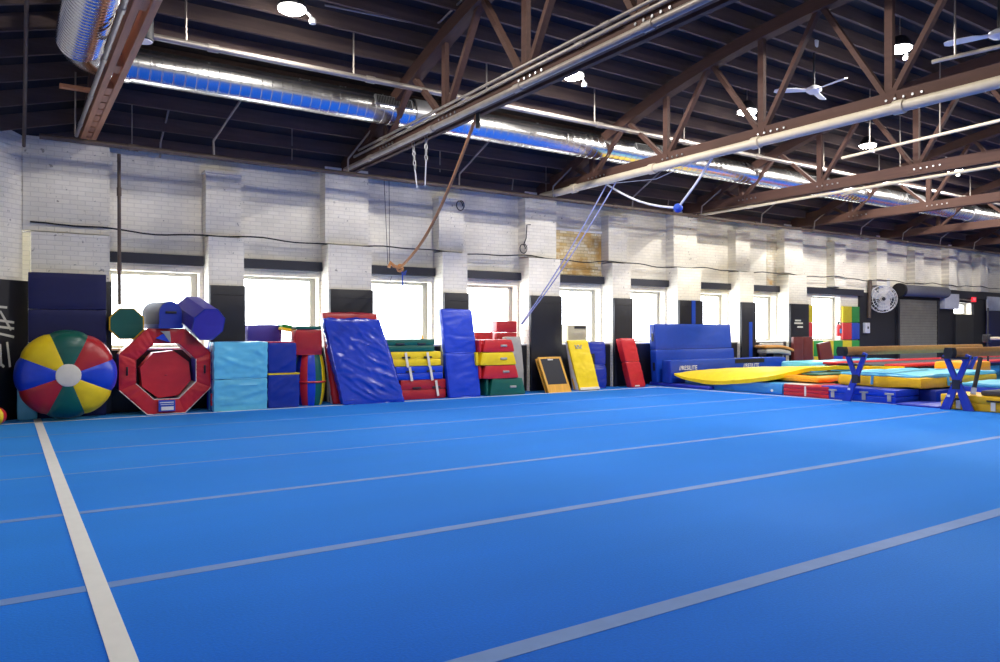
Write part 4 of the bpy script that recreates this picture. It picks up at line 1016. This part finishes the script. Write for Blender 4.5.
MB().lathe([(.0, -hw - .32), (.24, -hw - .32), (.24, -hw - .2), (0, -hw - .2)], 20, 'X', (0, -.18, rz_)).build('motor_end', 'black', t)
# papers, exit sign, dark doorway things
a, b, zt, zb = rect(943.5, 957.5, 294, 309, YR - .2); tag(place(MB().soft(-(b - a) / 2, (b - a) / 2, -.1, .1, 0, zt - zb, .01, 3).build('white_box', 'paper'), ((a + b) / 2, YR - .165, zb)), 'white box mounted on the wall right of the roller shutter', 'box')
c = PY(975.5, 299.5, YR - .2)
t = thing('exit_sign', 'small glowing red exit sign above the far door', 'exit sign', (c.x, YR - .13, c.z))
MB().box(-.15, .15, -.03, .03, -.09, .09).build('case', 'exit_red', t, smooth=False); text('lettering', 'EXIT', .12, 'tape_white', t, Matrix.Translation((0, -.034, 0)) @ RXF)
pipe('wall_conduit', 'pale conduit leading to the exit sign', [PY(957, 299, YR - .12), PY(972, 300.5, YR - .12)], .03, 'conduit')
a, b, zt, zb = rect(989, 1012, 297, 311, YR - .2); tag(place(MB().soft(-(b - a) / 2, (b - a) / 2, -.03, .03, 0, zt - zb, .01, 3).build('notice_board', 'paper'), ((a + b) / 2, YR - .12, zb)), 'white notice board above the navy mat at the right edge', 'board')
a, b, zt, zb = rect(989, 1015, 311.5, 362, YR - .2); t = mat1('wall_mat', 'navy upright mat below the white notice board at the right edge', 'mat', a, b, YR - .19, YR - .09, zt, 'v_navy', r=.015); seam(t, (-.9, -.05, zt * .5), (.9, -.05, zt * .5))
# uneven bar rail at right edge
q0, q1 = PX_(988, 338.5, 21.0), PX_(1030, 338.5, 21.0)
t = thing('bar_rail', 'pale wooden bar with dark bracket and thin post at the right edge', 'gym bar', (q0.x, q0.y, .003))
MB().sweep([q0, q1], .04, 8).build('rail', 'pipe_cream', t, world=True); MB().soft(q0.x - .1, q0.x + .06, q0.y - .06, q0.y + .1, q0.z - .1, q0.z + .1, .02, 3).build('bracket', 'dark_metal', t, world=True)
MB().tube((q0.x, q0.y, .0), (q0.x, q0.y, ZV(308, q0.x, q0.y)), .025, 8).build('post', 'dark_metal', t, world=True)
MB().box(q0.x - .5, q0.x + .5, q0.y - .05, q0.y + .05, 0, .05).build('foot', 'dark_metal', t, world=True, smooth=False)

# tumble trampoline
t = thing('tumble_trampoline', 'long low trampoline with red side pads behind the beams', 'trampoline', (17.4, 9.4, .003))
xa, xb, ya, yb, zt = 17.55, 30.5, 9.55, 11.55, .56
for y0, y1 in ((ya, ya + .38), (yb - .38, yb)):
    for q in range(6):
        l0 = xa + (xb - xa) * q / 6; l1 = xa + (xb - xa) * (q + 1) / 6; MB().soft(l0 + .005, l1 - .005, y0, y1, zt - .07, zt, .025, 6, .004, .004).build('side_pad', 'v_red', t, world=True)
MB().box(xa + .1, xb - .1, ya + .36, yb - .36, zt - .05, zt - .03).build('bed', 'trampoline_bed', t, world=True, smooth=False)
for y in (ya + .1, yb - .1): MB().box(xa, xb, y - .03, y + .03, zt - .15, zt - .075).build('side_rail', 'dark_metal', t, world=True, smooth=False)
for q in range(8):
    for y in (ya + .1, yb - .1): MB().box(xa + .1 + q * 1.9, xa + .16 + q * 1.9, y - .03, y + .03, 0, zt - .15).build('leg', 'dark_metal', t, world=True, smooth=False)
mat1('landing_mat', 'pale cyan mat lying far back beside the trampoline end', 'mat', 17.3, 21.8, 11.7, 12.6, .54, 'v_cyan', r=.05, wr=.02)
mat1('landing_mat', 'small orange pad on the far trampoline end under the beams', 'mat', 18.6, 19.9, 8.6, 9.3, .62, 'v_orange', r=.05)

# light blue base mat with the big yellow mat draped over it
Yn, Yf = YU(783, XN), YU(685, XN)
t = mat1('landing_mat', 'sky-blue thick mat under the draped yellow one at the border line', 'mat', XN, 15.6, Yn + .02, Yf, .25, 'v_sky', r=.04, bulge=.01, wr=.02, seg=14)
MB().lathe([(0, 0), (.03, 0), (.03, .02), (0, .02)], 10, 'X', (-(15.6 - XN) / 2 - .02, -(Yf - Yn) / 2 + .25, .08)).build('air_valve', 'v_white', t)
mat1('landing_mat', 'steel-blue mat deeper in behind the red mat', 'mat', 14.75, 16.6, 8.95, Yn - .02, .24, 'v_sky', r=.04, wr=.015)
mat1('landing_mat', 'bright orange mat squeezed under the yellow one', 'mat', 14.0, 16.4, 9.3, 10.5, .11, 'v_orange', z0=.285, r=.05, bulge=.015, wr=.03, seg=12)
mat1('landing_mat', 'dark green mat edge just showing under the yellow one', 'mat', 14.3, 16.2, 9.45, 9.9, .03, 'v_green', z0=.41, r=.02)
# the yellow mat: wide soft slab that sags at its near edges
t = thing('landing_mat', 'wide bright yellow mat draped over the blue and orange mats', 'mat', (15.2, 11.2, .26))
g = MB(); nu, nv = 22, 20; vt, vb = [], []
# corners: A tip (left), B near front, Cc right far, Dd back
A4, B4, C4, D4 = Vector((13.46, 12.79)), Vector((13.6, 10.2)), Vector((17.4, 9.35)), Vector((17.2, 12.4))
for i in range(nu + 1):
    for j in range(nv + 1):
        u_, v_ = i / nu, j / nv
        p = A4.lerp(B4, u_).lerp(D4.lerp(C4, u_), v_)
        hgt = .315 + .03 * u_ + .15 * min(1, v_ / .3) * (.35 + .65 * u_) + .06 * v_
        edge = max(0, 1 - v_ / .12); hgt -= .16 * max(0, math.sin(u_ ** .8 * math.pi)) * edge ** 1.5
        hgt += .018 * noise.noise(Vector((p.x * 1.7, p.y * 1.7, 5))) + .012 * noise.noise(Vector((p.x * 4, p.y * 4, 1)))
        tk = .04 + .05 * min(1, u_ * 3) * (1 - .4 * v_)
        if v_ > .5: hgt -= .05 * (v_ - .5) * 2
        vt.append((p.x, p.y, hgt + tk * .5)); vb.append((p.x, p.y, hgt - tk * .5))
n0 = len(vt); W_ = nv + 1
fs = []
for i in range(nu):
    for j in range(nv):
        q = (i * W_ + j, (i + 1) * W_ + j, (i + 1) * W_ + j + 1, i * W_ + j + 1); fs.append(q); fs.append(tuple(k + n0 for k in reversed(q)))
for i in range(nu):
    for j in (0, nv): q = (i * W_ + j, (i + 1) * W_ + j, (i + 1) * W_ + j + n0, i * W_ + j + n0); fs.append(q)
for j in range(nv):
    for i in (0, nu): q = (i * W_ + j, i * W_ + j + 1, i * W_ + j + 1 + n0, i * W_ + j + n0); fs.append(q)
g.add(vt + vb, fs).build('cover', 'v_yellow', t, world=True)
mat1('landing_mat', 'dull yellow mat strip running towards the trampoline', 'mat', 16.75, 18.5, 8.9, 9.45, .40, 'v_yellow', r=.05, wr=.02)

# red folded mat at the border
Y0, Y1 = YU(829, XN), YU(783, XN)
t = thing('folding_mat', 'red folded mat at the border line between blue mats', 'mat', (XN + .5, (Y0 + Y1) / 2, .003)); hy = (Y1 - Y0) / 2 - .012
for q in range(3): MB().soft(-.5, .5, -hy, hy, q * .078, q * .078 + .075, .015, 6, .003, .004, 3, q).build('fold', 'v_red', t)
MB().soft(-.49, .5, -.02 - .01, hy - .005, .235, .25, .006, 6).build('white_top', 'v_cream', t); MB().box(-.507, -.5, -.02, .02, .02, .22).build('strap', 'v_cream', t, smooth=False)
# blue mat box with latches
Y0, Y1 = YU(895, XN), YU(820.5, XN)
t = thing('folding_mat', 'blue folded mat with three pale latches below the left beam end', 'mat', (XN + .42, (Y0 + Y1) / 2, .003)); hy = (Y1 - Y0) / 2
for q in range(2): MB().soft(-.40, .42, -hy, hy, q * .128, q * .128 + .125, .015, 8, .003, .004, 3, q).build('fold', 'v_blue', t)
for u in (832.5, 863.5, 889):
    y = YU(u, XN) - (Y0 + Y1) / 2
    MB().soft(-.425, -.40, y - .085, y + .085, .165, .20, .006, 3).build('latch', 'v_grey', t); MB().box(-.42, -.405, y - .035, y + .035, .04, .17).build('strap', 'v_grey', t, smooth=False)
# dark blue under-mat and cyan topped yellow mat
mat1('landing_mat', 'deep blue mat under the cyan-topped yellow one', 'mat', 14.5, 17.2, 7.2, 8.9, .24, 'v_blue_deep', r=.03)
X_, Y0, Y1 = 14.15, 7.30, YU(838, 14.15)
t = thing('landing_mat', 'soft mat with cyan top and yellow sides between the two beams', 'mat', (X_ + 1.5, (Y0 + Y1) / 2, .275)); hy = (Y1 - Y0) / 2
g = MB().soft(-1.5, 1.5, -hy, hy, 0, .20, .04, 16, .01, .025, 2.2, 3).build('side_cover', 'v_mustard', t)
g = MB().soft(-1.46, 1.47, -hy + .03, hy - .03, .19, .245, .025, 16, .03, .03, 2.2, 5).build('top_cover', 'v_cyan', t)
for dx in (-.55, -.3): MB().bar((dx, -hy - .035, .03), (dx - .03, -hy - .03, .2), .05, .02, (0, 1, 0)).build('strap', 'v_cyan', t, smooth=False)
MB().bar((-.57, -hy - .035, .1), (-.3, -hy - .035, .1), .03, .02, (0, 1, 0)).build('strap', 'v_cyan', t, smooth=False)
for dy in (.1, .45): MB().bar((-1.53, dy, .03), (-1.5, dy, .2), .05, .02, (1, 0, 0)).build('strap', 'v_sky', t, smooth=False)
# yellow box mat at right
Y0, Y1 = 4.6, YU(940, XN)
t = thing('folding_mat', 'yellow folded mat with latch at the right end of the border line', 'mat', (XN + .42, (Y0 + Y1) / 2, .003)); hy = (Y1 - Y0) / 2
for q in range(2): MB().soft(-.40, .5, -hy, hy, q * .128, q * .128 + .125, .015, 10, .003, .004, 3, q).build('fold', 'v_mustard', t)
for u in (958, 993):
    y = YU(u, XN) - (Y0 + Y1) / 2
    MB().soft(-.425, -.40, y - .1, y + .1, .165, .195, .006, 3).build('latch', 'black', t); MB().box(-.42, -.405, y - .035, y + .035, .02, .17).build('strap', 'v_cream', t, smooth=False)
mat1('foam_block', 'charcoal grey flat mat on top of the right yellow mat', 'mat', 13.75, 15.1, 4.4, 6.1, .08, 'trampoline_bed', z0=.263, r=.02)
t = mat1('landing_mat', 'cyan-topped blue mat at the right edge behind the charcoal mat', 'mat', 15.3, 17.4, 5.0, 7.2, .30, 'v_blue', r=.04)
MB().soft(-1.04, 1.04, -1.08, 1.08, .295, .36, .03, 12, .02, .02).build('top_cover', 'v_cyan', t)
mat1('floor_mat', 'thin deep blue floor mat between the blue and yellow folded mats', 'mat', 13.58, 14.45, 6.72, 7.46, .03, 'v_floor_violet', r=.01)

# balance beams
def beam(y, x0, lx0, x1, label, zt, feet, far):
    t = thing('balance_beam', label, 'balance beam', (lx0, y, .003), group='balance beams')
    pr_ = [(-.05, zt), (.05, zt), (.068, zt - .05), (.068, zt - .11), (.045, zt - .16), (-.045, zt - .16), (-.068, zt - .11), (-.068, zt - .05)]
    fs8 = [tuple(range(8)), tuple(range(15, 7, -1))] + [(i, i + 8, (i + 1) % 8 + 8, (i + 1) % 8) for i in range(8)]
    MB().add([(x0 + .14, y + a, b) for a, b in pr_] + [(x1, y + a, b) for a, b in pr_], fs8).build('beam_body', 'beam_leather', t, world=True)
    pr2 = [(a * 1.08, (b - zt) * 1.06 + zt + .005) for a, b in pr_]
    MB().add([(x0, y + a, b) for a, b in pr2] + [(x0 + .14, y + a, b) for a, b in pr2], fs8).build('end_cap', 'black', t, world=True)
    for n_leg, lx in enumerate((lx0, far)):
        jz = .46; j = (lx, y, jz)
        for sy in (-1, 1): MB().bar((lx + .02 * sy, y + sy * .20, zt - .12), j, .085, .05, (1, 0, 0)).build('arm', 'beam_blue', t, world=True, smooth=False)
        MB().box(lx - .10, lx + .10, y - .21, y + .21, zt - .19, zt - .15).build('saddle', 'dark_metal', t, world=True, smooth=False)
        MB().box(lx - .05, lx + .05, y - .06, y + .06, jz - .10, jz + .06).build('joint', 'dark_metal', t, world=True, smooth=False)
        for sy in (feet if n_leg == 0 else (-1, 1)):
            zf = .003 if n_leg == 0 else .0
            pts = [(y - sy * .04, jz + .02), (y + sy * .07, jz), (y + sy * .27, zf), (y + sy * .11, zf)]
            MB().add([(lx - .025, a, b) for a, b in pts] + [(lx + .025, a, b) for a, b in pts], [(0, 1, 2, 3), (7, 6, 5, 4)] + [(i, i + 4, (i + 1) % 4 + 4, (i + 1) % 4) for i in range(4)]).build('foot_plate', 'beam_blue', t, world=True, smooth=False)
        if n_leg == 0: MB().box(lx - .034, lx - .026, y + .10, y + .15, .22, .26).build('sticker', 'tape_white', t, world=True, smooth=False)
    return t
by1 = YU(856, 13.52); by2 = YU(957, 13.52)
x01 = by1 * (S + (840 - 500) / F * K) / (K - (840 - 500) / F * S); x02 = by2 * (S + (948 - 500) / F * K) / (K - (948 - 500) / F * S)
beam(by1, x01, 13.52, 18.4, 'tan balance beam on blue legs, the one farther left', ZV(347, x01, by1), (1,), 17.9)
b2t = beam(by2, x02, 13.52, 18.4, 'tan balance beam cut off by the right edge', ZV(348, x02, by2), (-1, 1), 17.9)
zt = ZV(348, x02, by2)
MB().sweep([(13.95, by2 - .18, zt - .17), (13.78, by2 - .18, .5), (13.72, by2 - .18, .38)], .035, 8).build('adjuster_tube', 'dark_metal', b2t, world=True)
MB().sweep([(13.72, by2 - .18, .38), (13.68, by2 - .18, .28)], .045, 8).build('adjuster_sleeve', 'v_white', b2t, world=True)

# black padding with taped letters on the diagonal corner wall
dn = Vector((1, -1, 0)).normalized(); dd = Vector((-1, -1, 0)).normalized()
Z_ = ZV(281, X0, YW)
def dwall(s_, z, off=.0): return Vector((X0 - .015, YW + .0, 0)) + dd * s_ + dn * off + Vector((0, 0, z))
pad = MB(); q = [dwall(-.07, .0, .005), dwall(1.9, .0, .005), dwall(1.9, Z_, .005), dwall(-.07, Z_, .005)]; pad.add(q + [v + dn * .05 for v in q], [(0, 1, 2, 3), (7, 6, 5, 4)] + [(i, i + 4, (i + 1) % 4 + 4, (i + 1) % 4) for i in range(4)])
pad = pad.build('wall_pad', 'black_pad', wall_corner, smooth=False)
def on_diag(u, v):
    a = (u - 500) / F; d_ = Vector((S + a * K, K - a * S, (331 - v) / F)); o_ = Vector((0, 0, H)); p_ = dwall(0, 0, .057)
    k_ = (p_ - o_).dot(dn) / d_.dot(dn); return o_ + d_ * k_
for u0, v0, u1, v1 in ((-3, 306.5, 7, 307.5), (0, 311, 11, 330), (-3, 320, 14, 322.5), (-3, 326.5, 14, 328.5), (-3, 333, 14, 337), (7, 342, 10, 367), (0, 344, 1, 366), (-2, 361, 4, 367)):
    MB().bar(on_diag(u0, v0), on_diag(u1, v1), .035, .006, dn).build('letter_stroke', 'letter_tape', wall_corner, smooth=False)
